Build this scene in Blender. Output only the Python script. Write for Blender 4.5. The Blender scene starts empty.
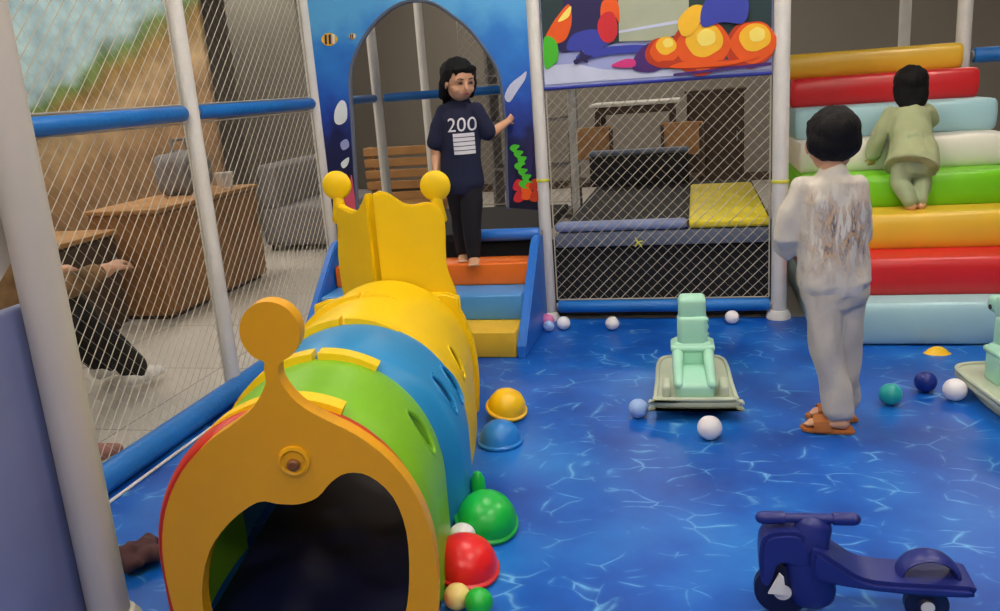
import bpy, bmesh, math, random
from mathutils import Vector, Matrix, noise
from mathutils.bvhtree import BVHTree
random.seed(4)
PI = math.pi
C = bpy.context.scene.collection
V = Vector

# ------------------------------------------------------------------ materials
def lin(c):
    return tuple((x/255/12.92 if x/255 <= .04045 else ((x/255+.055)/1.055)**2.4) for x in c) + (1.0,)
MATS = {}
def mat(name, col, rough=.5, var=.06, scale=8., bump=0., bscale=60., spec=.5, emit=0, coat=0.):
    if name in MATS: return MATS[name]
    m = bpy.data.materials.new(name); m.use_nodes = True
    n = m.node_tree.nodes; l = m.node_tree.links; b = n['Principled BSDF']
    b.inputs['Roughness'].default_value = rough
    b.inputs['Specular IOR Level'].default_value = spec
    b.inputs['Coat Weight'].default_value = coat
    c = lin(col)
    if emit:
        b.inputs['Base Color'].default_value = c
        b.inputs['Emission Color'].default_value = c; b.inputs['Emission Strength'].default_value = emit
    tc = n.new('ShaderNodeTexCoord')
    nz = n.new('ShaderNodeTexNoise'); nz.inputs['Scale'].default_value = scale; nz.inputs['Detail'].default_value = 3
    l.new(tc.outputs['Object'], nz.inputs['Vector'])
    r = n.new('ShaderNodeValToRGB')
    r.color_ramp.elements[0].position = .3; r.color_ramp.elements[1].position = .7
    r.color_ramp.elements[0].color = tuple(x*(1-var) for x in c[:3])+(1,)
    r.color_ramp.elements[1].color = tuple(min(1, x*(1+var)) for x in c[:3])+(1,)
    l.new(nz.outputs['Fac'], r.inputs['Fac']); l.new(r.outputs['Color'], b.inputs['Base Color'])
    if bump:
        n2 = n.new('ShaderNodeTexNoise'); n2.inputs['Scale'].default_value = bscale
        l.new(tc.outputs['Object'], n2.inputs['Vector'])
        bp = n.new('ShaderNodeBump'); bp.inputs['Strength'].default_value = bump; bp.inputs['Distance'].default_value = .01
        l.new(n2.outputs['Fac'], bp.inputs['Height']); l.new(bp.outputs['Normal'], b.inputs['Normal'])
    MATS[name] = m
    return m
def ramp(n, stops, interp='LINEAR'):
    r = n.new('ShaderNodeValToRGB'); r.color_ramp.interpolation = interp
    e = r.color_ramp.elements
    while len(e) < len(stops): e.new(.5)
    for i, (p, c) in enumerate(stops):
        e[i].position = p; e[i].color = lin(c) if len(c) == 3 else c
    return r
def math_(n, l, op, a, b=None):
    x = n.new('ShaderNodeMath'); x.operation = op
    for i, v in enumerate((a, b)):
        if v is None: continue
        if isinstance(v, (int, float)): x.inputs[i].default_value = v
        else: l.new(v, x.inputs[i])
    return x.outputs[0]

def water_mat():
    m = bpy.data.materials.new('printed_water_mat'); m.use_nodes = True
    n = m.node_tree.nodes; l = m.node_tree.links; b = n['Principled BSDF']
    b.inputs['Roughness'].default_value = .38; b.inputs['Specular IOR Level'].default_value = .35
    tc = n.new('ShaderNodeTexCoord')
    nz = n.new('ShaderNodeTexNoise'); nz.inputs['Scale'].default_value = 3.5; nz.inputs['Detail'].default_value = 2
    l.new(tc.outputs['Object'], nz.inputs['Vector'])
    mix = n.new('ShaderNodeVectorMath'); mix.operation = 'MULTIPLY_ADD'
    l.new(nz.outputs['Color'], mix.inputs[0]); mix.inputs[1].default_value = (.22, .22, 0); l.new(tc.outputs['Object'], mix.inputs[2])
    mp = n.new('ShaderNodeMapping'); mp.inputs['Scale'].default_value = (6.5, 11, 1); mp.inputs['Rotation'].default_value = (0, 0, .3)
    l.new(mix.outputs[0], mp.inputs['Vector'])
    vo = n.new('ShaderNodeTexVoronoi'); vo.feature = 'DISTANCE_TO_EDGE'; vo.inputs['Scale'].default_value = 1.0
    l.new(mp.outputs[0], vo.inputs['Vector'])
    line = ramp(n, [(0, (255, 255, 255)), (.03, (110, 110, 110)), (.09, (0, 0, 0))])
    l.new(vo.outputs['Distance'], line.inputs['Fac'])
    n2 = n.new('ShaderNodeTexNoise'); n2.inputs['Scale'].default_value = 9.; n2.inputs['Detail'].default_value = 3
    l.new(tc.outputs['Object'], n2.inputs['Vector'])
    msk = ramp(n, [(.48, (0, 0, 0)), (.64, (255, 255, 255))])
    l.new(n2.outputs['Fac'], msk.inputs['Fac'])
    n3 = n.new('ShaderNodeTexNoise'); n3.inputs['Scale'].default_value = 2.2; n3.inputs['Detail'].default_value = 4
    l.new(tc.outputs['Object'], n3.inputs['Vector'])
    base = ramp(n, [(.3, (4, 60, 150)), (.5, (10, 88, 184)), (.7, (34, 118, 206))])
    l.new(n3.outputs['Fac'], base.inputs['Fac'])
    f = math_(n, l, 'MULTIPLY', line.outputs['Color'], msk.outputs['Color'])
    f = math_(n, l, 'MULTIPLY', f, .75)
    mx = n.new('ShaderNodeMix'); mx.data_type = 'RGBA'
    l.new(f, mx.inputs['Factor']); l.new(base.outputs['Color'], mx.inputs['A']); mx.inputs['B'].default_value = lin((120, 190, 235))
    l.new(mx.outputs['Result'], b.inputs['Base Color'])
    return m
def ocean_mat():
    """printed underwater picture: pale cyan top, royal blue middle, navy foot"""
    m = bpy.data.materials.new('printed_ocean_board'); m.use_nodes = True
    n = m.node_tree.nodes; l = m.node_tree.links; b = n['Principled BSDF']; b.inputs['Roughness'].default_value = .4
    tc = n.new('ShaderNodeTexCoord'); sp = n.new('ShaderNodeSeparateXYZ'); l.new(tc.outputs['Object'], sp.inputs[0])
    nz = n.new('ShaderNodeTexNoise'); nz.inputs['Scale'].default_value = 5; nz.inputs['Detail'].default_value = 4
    l.new(tc.outputs['Object'], nz.inputs['Vector'])
    a = math_(n, l, 'MULTIPLY', nz.outputs['Fac'], .55)
    z = math_(n, l, 'ADD', sp.outputs['Z'], a); z = math_(n, l, 'SUBTRACT', z, .9); z = math_(n, l, 'DIVIDE', z, 1.1)
    r = ramp(n, [(0, (12, 14, 44)), (.36, (22, 30, 86)), (.50, (34, 70, 170)), (.62, (34, 100, 200)), (.82, (44, 130, 220)), (1, (90, 176, 236))])
    l.new(z, r.inputs['Fac']); l.new(r.outputs['Color'], b.inputs['Base Color'])
    return m
def mural_mat():
    m = bpy.data.materials.new('printed_jungle_mural'); m.use_nodes = True
    n = m.node_tree.nodes; l = m.node_tree.links; b = n['Principled BSDF']; b.inputs['Roughness'].default_value = .7
    tc = n.new('ShaderNodeTexCoord'); sp = n.new('ShaderNodeSeparateXYZ'); l.new(tc.outputs['Object'], sp.inputs[0])
    nz = n.new('ShaderNodeTexNoise'); nz.inputs['Scale'].default_value = 2.2; nz.inputs['Detail'].default_value = 5
    l.new(tc.outputs['Object'], nz.inputs['Vector'])
    a = math_(n, l, 'MULTIPLY', nz.outputs['Fac'], .5)
    x = math_(n, l, 'MULTIPLY', sp.outputs['X'], .45)
    z = math_(n, l, 'SUBTRACT', sp.outputs['Z'], x); z = math_(n, l, 'ADD', z, a); z = math_(n, l, 'DIVIDE', z, 4.2)
    r = ramp(n, [(.0, (112, 88, 66)), (.26, (150, 118, 84)), (.36, (176, 150, 112)), (.41, (140, 112, 60)), (.445, (100, 128, 70)), (.475, (160, 190, 200)), (.8, (170, 205, 220))])
    n2 = n.new('ShaderNodeTexNoise'); n2.inputs['Scale'].default_value = 5; n2.inputs['Detail'].default_value = 6; l.new(tc.outputs['Object'], n2.inputs['Vector'])
    l.new(z, r.inputs['Fac'])
    mx = n.new('ShaderNodeMix'); mx.data_type = 'RGBA'; mx.blend_type = 'OVERLAY'; mx.inputs['Factor'].default_value = .85
    l.new(r.outputs['Color'], mx.inputs['A']); l.new(n2.outputs['Fac'], mx.inputs['B'])
    l.new(mx.outputs['Result'], b.inputs['Base Color'])
    return m
def pyjama_mat():
    """pale cotton with a streaky coloured print across the middle of the back"""
    m = bpy.data.materials.new('printed_pale_cotton'); m.use_nodes = True
    n = m.node_tree.nodes; l = m.node_tree.links; b = n['Principled BSDF']; b.inputs['Roughness'].default_value = .9
    tc = n.new('ShaderNodeTexCoord'); sp = n.new('ShaderNodeSeparateXYZ'); l.new(tc.outputs['Object'], sp.inputs[0])
    mp = n.new('ShaderNodeMapping'); mp.inputs['Rotation'].default_value = (0, .75, 0); mp.inputs['Scale'].default_value = (55, 20, 13)
    l.new(tc.outputs['Object'], mp.inputs['Vector'])
    nz = n.new('ShaderNodeTexNoise'); nz.inputs['Scale'].default_value = 1; nz.inputs['Detail'].default_value = 3
    l.new(mp.outputs[0], nz.inputs['Vector'])
    s = ramp(n, [(.42, (206, 202, 196)), (.48, (150, 142, 146)), (.56, (198, 160, 120)), (.62, (88, 84, 104)), (.72, (206, 202, 196))])
    l.new(nz.outputs['Fac'], s.inputs['Fac'])
    dx = math_(n, l, 'ABSOLUTE', math_(n, l, 'SUBTRACT', sp.outputs['X'], -.005)); dz = math_(n, l, 'ABSOLUTE', math_(n, l, 'SUBTRACT', sp.outputs['Z'], .735))
    d = math_(n, l, 'MAXIMUM', math_(n, l, 'DIVIDE', dx, .15), math_(n, l, 'DIVIDE', dz, .17))
    nn = n.new('ShaderNodeTexNoise'); nn.inputs['Scale'].default_value = 22; l.new(tc.outputs['Object'], nn.inputs['Vector'])
    d = math_(n, l, 'ADD', d, math_(n, l, 'MULTIPLY', nn.outputs['Fac'], .9))
    k = ramp(n, [(.3, (255, 255, 255)), (.75, (0, 0, 0))]); l.new(math_(n, l, 'MULTIPLY', d, .5), k.inputs['Fac'])
    mx = n.new('ShaderNodeMix'); mx.data_type = 'RGBA'; l.new(k.outputs['Color'], mx.inputs['Factor'])
    mx.inputs['A'].default_value = lin((206, 200, 190)); l.new(s.outputs['Color'], mx.inputs['B'])
    l.new(mx.outputs['Result'], b.inputs['Base Color'])
    bp = n.new('ShaderNodeBump'); bp.inputs['Strength'].default_value = .6; bp.inputs['Distance'].default_value = .012
    n4 = n.new('ShaderNodeTexNoise'); n4.inputs['Scale'].default_value = 16; n4.inputs['Detail'].default_value = 2; l.new(tc.outputs['Object'], n4.inputs['Vector'])
    l.new(n4.outputs['Fac'], bp.inputs['Height']); l.new(bp.outputs['Normal'], b.inputs['Normal'])
    return m
def tile_mat():
    m = bpy.data.materials.new('polished_tile'); m.use_nodes = True
    n = m.node_tree.nodes; l = m.node_tree.links; b = n['Principled BSDF']; b.inputs['Roughness'].default_value = .35
    tc = n.new('ShaderNodeTexCoord'); br = n.new('ShaderNodeTexBrick'); l.new(tc.outputs['Object'], br.inputs['Vector'])
    br.offset = 0; br.inputs['Scale'].default_value = 1; br.inputs['Brick Width'].default_value = .8; br.inputs['Row Height'].default_value = .8
    br.inputs['Mortar Size'].default_value = .004
    br.inputs['Color1'].default_value = lin((200, 194, 186)); br.inputs['Color2'].default_value = lin((192, 187, 180)); br.inputs['Mortar'].default_value = lin((120, 116, 110))
    l.new(br.outputs['Color'], b.inputs['Base Color'])
    return m

M = dict(
    post=mat('white_foam_post', (222, 220, 216), .55, .03, 20, .3, 90),
    cream=mat('beige_vinyl', (200, 192, 182), .6, .04, 4),
    rail=mat('blue_foam_rail', (20, 112, 196), .45, .08, 10, .3, 50),
    cord=mat('white_cord', (176, 170, 156), .8),
    yel=mat('yellow_plastic', (240, 200, 6), .42, .03, 5, spec=.4),
    amber=mat('amber_plastic', (222, 158, 8), .4, .03, 5, spec=.4),
    green=mat('lime_plastic', (122, 186, 30), .4, .04, 5, spec=.4),
    sky=mat('sky_blue_plastic', (34, 136, 196), .4, .04, 5, spec=.4),
    redp=mat('red_plastic', (200, 44, 26), .4, .04, 5, spec=.4),
    domeg=mat('green_dome_plastic', (16, 178, 66), .35), domer=mat('red_dome_plastic', (226, 28, 30), .35),
    domeb=mat('blue_dome_plastic', (34, 124, 206), .35), domey=mat('yellow_dome_plastic', (240, 190, 14), .35),
    bolt=mat('brown_bolt', (120, 70, 24), .4), dark=mat('dark_inside', (10, 10, 18), .8),
    ored=mat('orange_vinyl', (236, 112, 22), .4), lblue=mat('mid_blue_vinyl', (74, 146, 214), .4), lyel=mat('mustard_vinyl', (226, 182, 42), .4),
    side=mat('side_blue_vinyl', (34, 110, 204), .4),
    v_sky=mat('pale_blue_vinyl', (160, 200, 210), .32, .05, 3, .25, 6), v_red=mat('red_vinyl', (206, 34, 40), .32, .05, 3, .25, 6),
    v_yel=mat('yellow_vinyl', (224, 184, 54), .32, .05, 3, .25, 6), v_grn=mat('green_vinyl', (112, 194, 24), .32, .05, 3, .25, 6),
    v_cream=mat('cream_vinyl', (224, 220, 208), .32, .04, 3, .25, 6),
    lav=mat('lavender_vinyl', (124, 140, 186), .5), slate=mat('slate_vinyl', (96, 106, 128), .6), padyel=mat('bright_yellow_vinyl', (228, 208, 30), .5),
    blackmat=mat('black_mat', (24, 24, 30), .8, .1, 20), blackv=mat('black_fabric', (20, 20, 26), .9, .1, 30),
    mint=mat('mint_plastic', (168, 222, 200), .42, .03), tray=mat('pale_grey_green_plastic', (186, 196, 176), .45, .03),
    navyp=mat('navy_plastic', (30, 40, 118), .4, .05), navyd=mat('dark_navy_plastic', (14, 18, 60), .45),
    ballw=mat('white_ball', (232, 230, 236), .35, .02), ballb=mat('pale_blue_ball', (150, 180, 232), .35, .02), ballt=mat('teal_ball', (40, 170, 168), .35, .02),
    balln=mat('navy_ball', (16, 40, 130), .35), ballp=mat('pink_ball', (226, 130, 190), .35), ballc=mat('cream_ball', (238, 214, 130), .35), ballg=mat('green_ball', (30, 180, 60), .35),
    skin=mat('skin', (208, 158, 126), .55, .03, 12), hair=mat('black_hair', (13, 11, 13), .7, .2, 60, .35, 120, spec=.25), eye=mat('dark_eye', (18, 12, 10), .2),
    lip=mat('lip', (176, 96, 88), .5), navyc=mat('navy_cotton', (20, 26, 58), .9, .08, 12, .5, 18), blackc=mat('black_cotton', (14, 14, 24), .9, .08, 12, .5, 18),
    tee=mat('white_shirt_print', (214, 214, 222), .8), pj=mat('pale_cotton', (190, 184, 176), .9, .05, 14, .6, 20),
    sage=mat('sage_cotton', (164, 172, 132), .9, .05, 10, .6, 16), pale_sage=mat('pale_sage_cotton', (150, 162, 128), .9, .05, 10, .6, 16),
    brown=mat('brown_sandal', (170, 102, 48), .6), wood=mat('tan_wood', (168, 124, 76), .6, .15, 6), wood2=mat('orange_brown_wood', (146, 104, 62), .6, .15, 6),
    dwood=mat('dark_brown_wood', (70, 54, 42), .6, .15, 6), grayc=mat('grey_fabric', (120, 118, 120), .9, .06, 8, .5, 14),
    wall=mat('grey_wall_paint', (132, 126, 118), .9, .04, 1.2), ceil=mat('ceiling_paint', (150, 146, 140), .9), white=mat('white_plastic', (224, 222, 218), .5),
    darkc=mat('dark_clothing', (30, 28, 28), .9, .1, 12, .5, 14), browncl=mat('brown_patterned_cloth', (120, 92, 60), .9, .5, 9), pinkb=mat('pinkish_brown_fabric', (150, 104, 96), .9, .1, 14),
    plum=mat('dark_plum_cloth', (82, 50, 54), .9, .2, 14), periw=mat('lavender_blue_vinyl', (118, 126, 168), .6, .08, 4), tape=mat('yellow_tape', (214, 214, 70), .6),
    steel=mat('grey_metal', (130, 130, 134), .4), lamp=mat('lamp_diffuser', (255, 246, 232), .5, emit=1),
    a_lav=mat('print_lavender', (156, 166, 218), .5), a_lav2=mat('print_pale_lavender', (198, 206, 234), .5), a_blue=mat('print_cobalt', (52, 64, 170), .5), a_navy=mat('print_indigo', (30, 22, 82), .5),
    a_purp=mat('print_purple', (70, 30, 112), .5), a_pink=mat('print_pink', (214, 50, 130), .5), a_or=mat('print_orange', (232, 88, 14), .5), a_dor=mat('print_burnt_orange', (186, 52, 14), .5),
    a_ye=mat('print_yellow', (246, 190, 40), .5), a_lye=mat('print_pale_yellow', (250, 226, 110), .5), a_red=mat('print_red', (206, 34, 48), .5), a_gr=mat('print_green', (70, 190, 40), .5), a_dg=mat('print_dark_teal', (24, 52, 58), .5),
    a_sage=mat('print_sage', (168, 176, 154), .6), a_wh=mat('print_white', (228, 238, 244), .5), a_pk2=mat('print_rose', (214, 84, 110), .5),
)
M['water'] = water_mat(); M['ocean'] = ocean_mat(); M['mural'] = mural_mat(); M['pjp'] = pyjama_mat(); M['tile'] = tile_mat()

# ------------------------------------------------------------------ object helpers
def tag(o, label=None, cat=None, group=None, kind=None):
    if label: o['label'] = label
    if cat: o['category'] = cat
    if group: o['group'] = group
    if kind: o['kind'] = kind
    return o
def thing(name, label, cat, loc=(0, 0, 0), rz=0, group=None):
    o = bpy.data.objects.new(name, None); C.objects.link(o)
    o.location = loc; o.rotation_euler = (0, 0, rz); o.empty_display_size = .1
    return tag(o, label, cat, group)
def obj(name, bm, m, parent=None, smooth=True, loc=None):
    """links a bmesh; geometry is in the parent's frame"""
    me = bpy.data.meshes.new(name)
    bmesh.ops.recalc_face_normals(bm, faces=bm.faces)
    bm.to_mesh(me); bm.free()
    for f in me.polygons: f.use_smooth = smooth
    if smooth:
        try: me.set_sharp_from_angle(angle=math.radians(38))
        except Exception: pass
    me.materials.append(m)
    o = bpy.data.objects.new(name, me); C.objects.link(o)
    if parent: o.parent = parent
    if loc: o.location = loc
    return o
def based(name, bm, m, label, cat, group=None, smooth=True):
    """top-level single mesh: origin moved to its base"""
    xs = [v.co.x for v in bm.verts]; ys = [v.co.y for v in bm.verts]; zs = [v.co.z for v in bm.verts]
    c = V(((min(xs)+max(xs))/2, (min(ys)+max(ys))/2, min(zs)))
    for v in bm.verts: v.co -= c
    return tag(obj(name, bm, m, None, smooth, c), label, cat, group)
def nb(): return bmesh.new()
def add(bm, src, mtx=None):
    if mtx: bmesh.ops.transform(src, matrix=mtx, verts=src.verts)
    me = bpy.data.meshes.new('t'); src.to_mesh(me); src.free(); bm.from_mesh(me); bpy.data.meshes.remove(me)
    return bm
def box(bm, lo, hi, bev=0., seg=3, mtx=None):
    b = nb(); lo = V(lo); hi = V(hi); s = hi-lo; c = (lo+hi)/2
    bmesh.ops.create_cube(b, size=1, matrix=Matrix.Translation(c) @ Matrix.Diagonal((*s, 1)))
    if bev: bmesh.ops.bevel(b, geom=b.edges[:], offset=min(bev, min(s)*.49), segments=seg, affect='EDGES', profile=.5)
    return add(bm, b, mtx)
def frame(t, up=V((0, 0, 1))):
    t = t.normalized()
    if abs(t.dot(up)) > .97: up = V((0, 1, 0))
    s = t.cross(up).normalized(); return s, s.cross(t).normalized()
def loft(bm, pts, rad, side=None, seg=16, cap=True):
    """closed tube through pts; rad entries r or (a along side, b across)"""
    b = nb(); pts = [V(p) for p in pts]; rad = [(r, r) if isinstance(r, (int, float)) else r for r in rad]
    P = []; R = []
    n = len(pts)
    if cap:
        t = (pts[0]-pts[1]).normalized(); q = min(rad[0])
        for a in (.12, .5, .86): P.append(pts[0]+t*q*math.cos(math.asin(a))*.9); R.append((rad[0][0]*a, rad[0][1]*a))
    P += pts; R += rad
    if cap:
        t = (pts[-1]-pts[-2]).normalized(); q = min(rad[-1])
        for a in (.86, .5, .12): P.append(pts[-1]+t*q*math.cos(math.asin(a))*.9); R.append((rad[-1][0]*a, rad[-1][1]*a))
    rings = []; ps = None
    for i, p in enumerate(P):
        t = (P[min(i+1, len(P)-1)]-P[max(i-1, 0)]).normalized()
        if side is not None: s = (V(side)-t*V(side).dot(t)).normalized()
        elif ps is None: s = frame(t)[0]
        else: s = (ps-t*ps.dot(t)).normalized()
        ps = s; u = s.cross(t)
        rings.append([b.verts.new(p+s*R[i][0]*math.cos(2*PI*k/seg)+u*R[i][1]*math.sin(2*PI*k/seg)) for k in range(seg)])
    for i in range(len(rings)-1):
        for k in range(seg): b.faces.new((rings[i][k], rings[i][(k+1) % seg], rings[i+1][(k+1) % seg], rings[i+1][k]))
    b.faces.new(rings[0][::-1]); b.faces.new(rings[-1])
    return add(bm, b)
def cyl(bm, p0, p1, r, seg=20, bev=0.):
    p0 = V(p0); p1 = V(p1); t = (p1-p0).normalized()
    if bev: return loft(bm, [p0, p0+t*bev*.3, p0+t*bev, p1-t*bev, p1-t*bev*.3, p1], [r-bev, r-bev*.3, r, r, r-bev*.3, r-bev], seg=seg, cap=False)
    return loft(bm, [p0, p1], [r, r], seg=seg, cap=False)
def ell(bm, c, r, rot=None, sub=3):
    b = nb(); bmesh.ops.create_icosphere(b, subdivisions=sub, radius=1)
    m = Matrix.Translation(V(c)) @ (rot.to_4x4() if rot else Matrix()) @ Matrix.Diagonal((*((r, r, r) if isinstance(r, (int, float)) else r), 1))
    return add(bm, b, m)
def lathe(bm, prof, seg=32, mtx=None):
    b = nb(); rings = [[b.verts.new((r*math.cos(2*PI*k/seg), r*math.sin(2*PI*k/seg), z)) for k in range(seg)] for r, z in prof]
    for i in range(len(rings)-1):
        for k in range(seg): b.faces.new((rings[i][k], rings[i][(k+1) % seg], rings[i+1][(k+1) % seg], rings[i+1][k]))
    bmesh.ops.remove_doubles(b, verts=b.verts, dist=1e-5)
    return add(bm, b, mtx)
def prism(bm, pts, o, u, v, th, bev=0., seg=2):
    """outline pts (a,b) in plane o + a*u + b*v, thickness th along u x v"""
    b = nb(); o = V(o); u = V(u); v = V(v); w = u.cross(v).normalized()
    vs = [b.verts.new(o+u*p[0]+v*p[1]) for p in pts]; f = b.faces.new(vs)
    r = bmesh.ops.extrude_face_region(b, geom=[f]); nv = [g for g in r['geom'] if isinstance(g, bmesh.types.BMVert)]
    bmesh.ops.translate(b, vec=w*th, verts=nv)
    if bev:
        es = [e for e in b.edges if len(e.link_faces) == 2 and e.calc_face_angle(0) > .9 and (len(e.link_faces[0].verts) > 4 or len(e.link_faces[1].verts) > 4)]
        bmesh.ops.bevel(b, geom=es, offset=bev, segments=seg, affect='EDGES')
    bmesh.ops.triangulate(b, faces=[f for f in b.faces if len(f.verts) > 4])
    return add(bm, b)
def smoothloop(pts, n=4, closed=True):
    out = []; N = len(pts)
    for i in range(N if closed else N-1):
        g = lambda k: V((*pts[k % N], 0)) if closed else V((*pts[max(0, min(N-1, k))], 0))
        a, b, c, d = g(i-1), g(i), g(i+1), g(i+2)
        for k in range(n):
            t = k/n; p = .5*((2*b)+(c-a)*t+(2*a-5*b+4*c-d)*t*t+(3*b-a-3*c+d)*t**3); out.append((p.x, p.y))
    if not closed: out.append(tuple(pts[-1]))
    return out
def remesh(name, bm, m, parent, vox=.006, smooth=2, disp=0., dscale=12.):
    """bake a union of closed shapes into one continuous skin"""
    me = bpy.data.meshes.new(name); bmesh.ops.recalc_face_normals(bm, faces=bm.faces); bm.to_mesh(me); bm.free()
    o = bpy.data.objects.new(name, me); C.objects.link(o)
    r = o.modifiers.new('r', 'REMESH'); r.mode = 'VOXEL'; r.voxel_size = vox
    if smooth:
        s = o.modifiers.new('s', 'SMOOTH'); s.iterations = smooth; s.factor = .5
    dg = bpy.context.evaluated_depsgraph_get(); dg.update()
    new = bpy.data.meshes.new_from_object(o.evaluated_get(dg), depsgraph=dg)
    o.modifiers.clear(); o.data = new; bpy.data.meshes.remove(me)
    new.name = name
    if disp:
        ns = [v.normal.copy() for v in new.vertices]
        for v, nn in zip(new.vertices, ns):
            q = V((v.co.x*dscale*1.5, v.co.y*dscale*1.5, v.co.z*dscale*.6))
            v.co += nn*disp*noise.noise(q)
    for f in new.polygons: f.use_smooth = True
    new.materials.clear(); new.materials.append(m)
    if parent: o.parent = parent
    return o
def wrap_on(target, bm, d, off=.002, start=.5):
    """press flat decal vertices onto target along direction d"""
    bb = nb(); bb.from_mesh(target.data); tree = BVHTree.FromBMesh(bb); d = V(d).normalized()
    for v in bm.verts:
        h = tree.ray_cast(v.co-d*start, d)
        if h[0] is not None: v.co = h[0]-d*off
    bb.free(); return bm

# ------------------------------------------------------------------ the setting
XL = -1.26; YB = 0.0; X3 = 0.0; X4 = 1.22; ROW = 1.1
def struct(name, lo, hi, m):
    b = nb(); box(b, lo, hi); o = obj(name, b, m, None, False); o['kind'] = 'structure'; return o
struct('floor', (-6.2, -6.7, -.12), (6.2, 6.2, -.02), M['tile'])
struct('ceiling', (-6.2, -6.7, 3.2), (6.2, 6.2, 3.3), M['ceil'])
struct('wall_back', (-6.2, 6.2, -.12), (6.2, 6.3, 3.3), M['wall'])
struct('wall_left', (-6.3, -6.7, -.12), (-6.2, 6.3, 3.3), M['wall'])
struct('wall_right', (6.2, -6.7, -.12), (6.3, 6.3, 3.3), M['wall'])
struct('wall_front', (-6.2, -6.8, -.12), (6.2, -6.7, 3.3), M['wall'])
struct('baseboard_back', (-6.2, 6.18, -.02), (6.2, 6.2, .08), M['dwood'])
b = nb(); box(b, (XL+.0, -5.2, -.02), (3.9, .02, 0), .004, 1)
o = based('play_mat', b, M['water'], 'blue water-printed play mat covering the ground under the ride-on toys', 'mat', smooth=False)

# ------------------------------------------------------------------ frame posts, rails, nets
def post(x, y, label, h=2.5, r=.036, ties=()):
    t = thing('padded_post', label, 'post', (x, y, 0 if XL <= x and y <= .02 else -.02), group='white padded frame posts')
    b = nb(); cyl(b, (0, 0, .03), (0, 0, h), r, 20, .004); obj('foam_sleeve', b, M['post'], t)
    b = nb(); lathe(b, [(0, 0), (r*1.55, 0), (r*1.55, .02), (r*1.2, .045), (r*.9, .05), (0, .05)], 24); obj('foot_collar', b, M['post'], t)
    for z in ties:
        b = nb(); lathe(b, [(r+.0005, z-.008), (r+.004, z-.006), (r+.004, z+.006), (r+.0005, z+.008)], 20); k = obj('tie_band', b, M['tape'], t); k['label'] = 'pale yellow tie band'
    return t
post(XL, -2.25, 'white padded post of the left fence, directly behind the beige near post', r=.030)
t = thing('padded_post', 'nearest thick beige padded post rising at the left edge of the photo', 'post', (-.674, -2.888, 0), group='beige entrance posts')
b = nb(); cyl(b, (0, 0, .03), (0, 0, 2.5), .05, 24, .004); obj('foam_sleeve', b, M['cream'], t)
b = nb(); lathe(b, [(0, 0), (.075, 0), (.075, .02), (.06, .045), (.045, .05), (0, .05)], 24); obj('foot_collar', b, M['cream'], t)
post(XL, -1.24, 'white padded post standing alone behind the near round horn, in the left netted side')
post(XL, 0, 'white padded post at the left edge of the blue ocean arch', r=.034)
post(X3, 0, 'white padded post between the ocean arch and the netted bay', r=.034, ties=(.78,))
post(X4, 0, 'white padded post between the netted bay and the coloured roll steps', r=.04, ties=(1.6, .72))
post(XL, .98, 'white padded post seen through the left half of the ocean arch', r=.032)
post(XL, 2.05, 'thin white padded post seen above the head of the child in navy', r=.032)
post(X3+.015, 1.16, 'thin white post seen through the netting of the middle bay, left side', r=.026)
post(2.37, 1.26, 'white post behind the right end of the yellow top roll', r=.042)
post(2.36, 2.75, 'white post seen above the middle of the yellow top roll', r=.042)
def rail(p0, p1, r, label, m='rail', group='blue padded rails', name='padded_rail'):
    t = thing(name, label, 'rail', tuple((V(p0)+V(p1))/2-V((0, 0, r))), group=group)
    c = (V(p0)+V(p1))/2-V((0, 0, r))
    b = nb(); d = (V(p1)-V(p0)).normalized()
    cyl(b, V(p0)-c, V(p1)-c, r, 20, .008); obj('foam_sleeve', b, M[m], t)
    for q, s in ((V(p0), -1), (V(p1), 1)):
        b = nb(); cyl(b, q-c-d*s*.004, q-c+d*s*.012, r*.6, 14); obj('pipe_end', b, M['steel'], t)
    return t
H = 1.265
rail((XL, -2.19, H-.005), (XL, -1.295, H), .032, 'blue padded rail at eye height between the two nearest left posts')
rail((XL, -1.19, H), (XL, -.05, H), .03, 'blue padded rail between the second left post and the ocean arch')
rail((XL+.05, .98, H), (X3-.03, 1.12, H), .028, 'blue padded rail crossing behind the child in navy inside the arch')
rail((2.43, 1.26, H), (3.9, 1.26, H+.0), .045, 'short blue padded rail at the far upper right above the red roll')
rail((XL, .05, H), (XL, .92, H), .026, 'blue padded rail running back from the arch on its left side')
b = nb(); cyl(b, (XL+.035, -5.1, .05), (XL+.035, -.55, .05), .05, 24, .01)
t = thing('floor_bumper', 'long blue foam bumper lying along the foot of the left netted side', 'bumper'); obj('foam_roll', b, M['rail'], t)
b = nb(); cyl(b, (XL+.105, -5.1, .006), (XL+.105, -.6, .006), .006, 8); tag(obj('edge_cord', b, M['white']), 'thin white cord along the blue floor bumper on the mat', 'cord')
rail((X3+.05, -.0, .075), (X4-.045, -.0, .075), .034, 'low blue padded rail at floor level under the front net')

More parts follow.
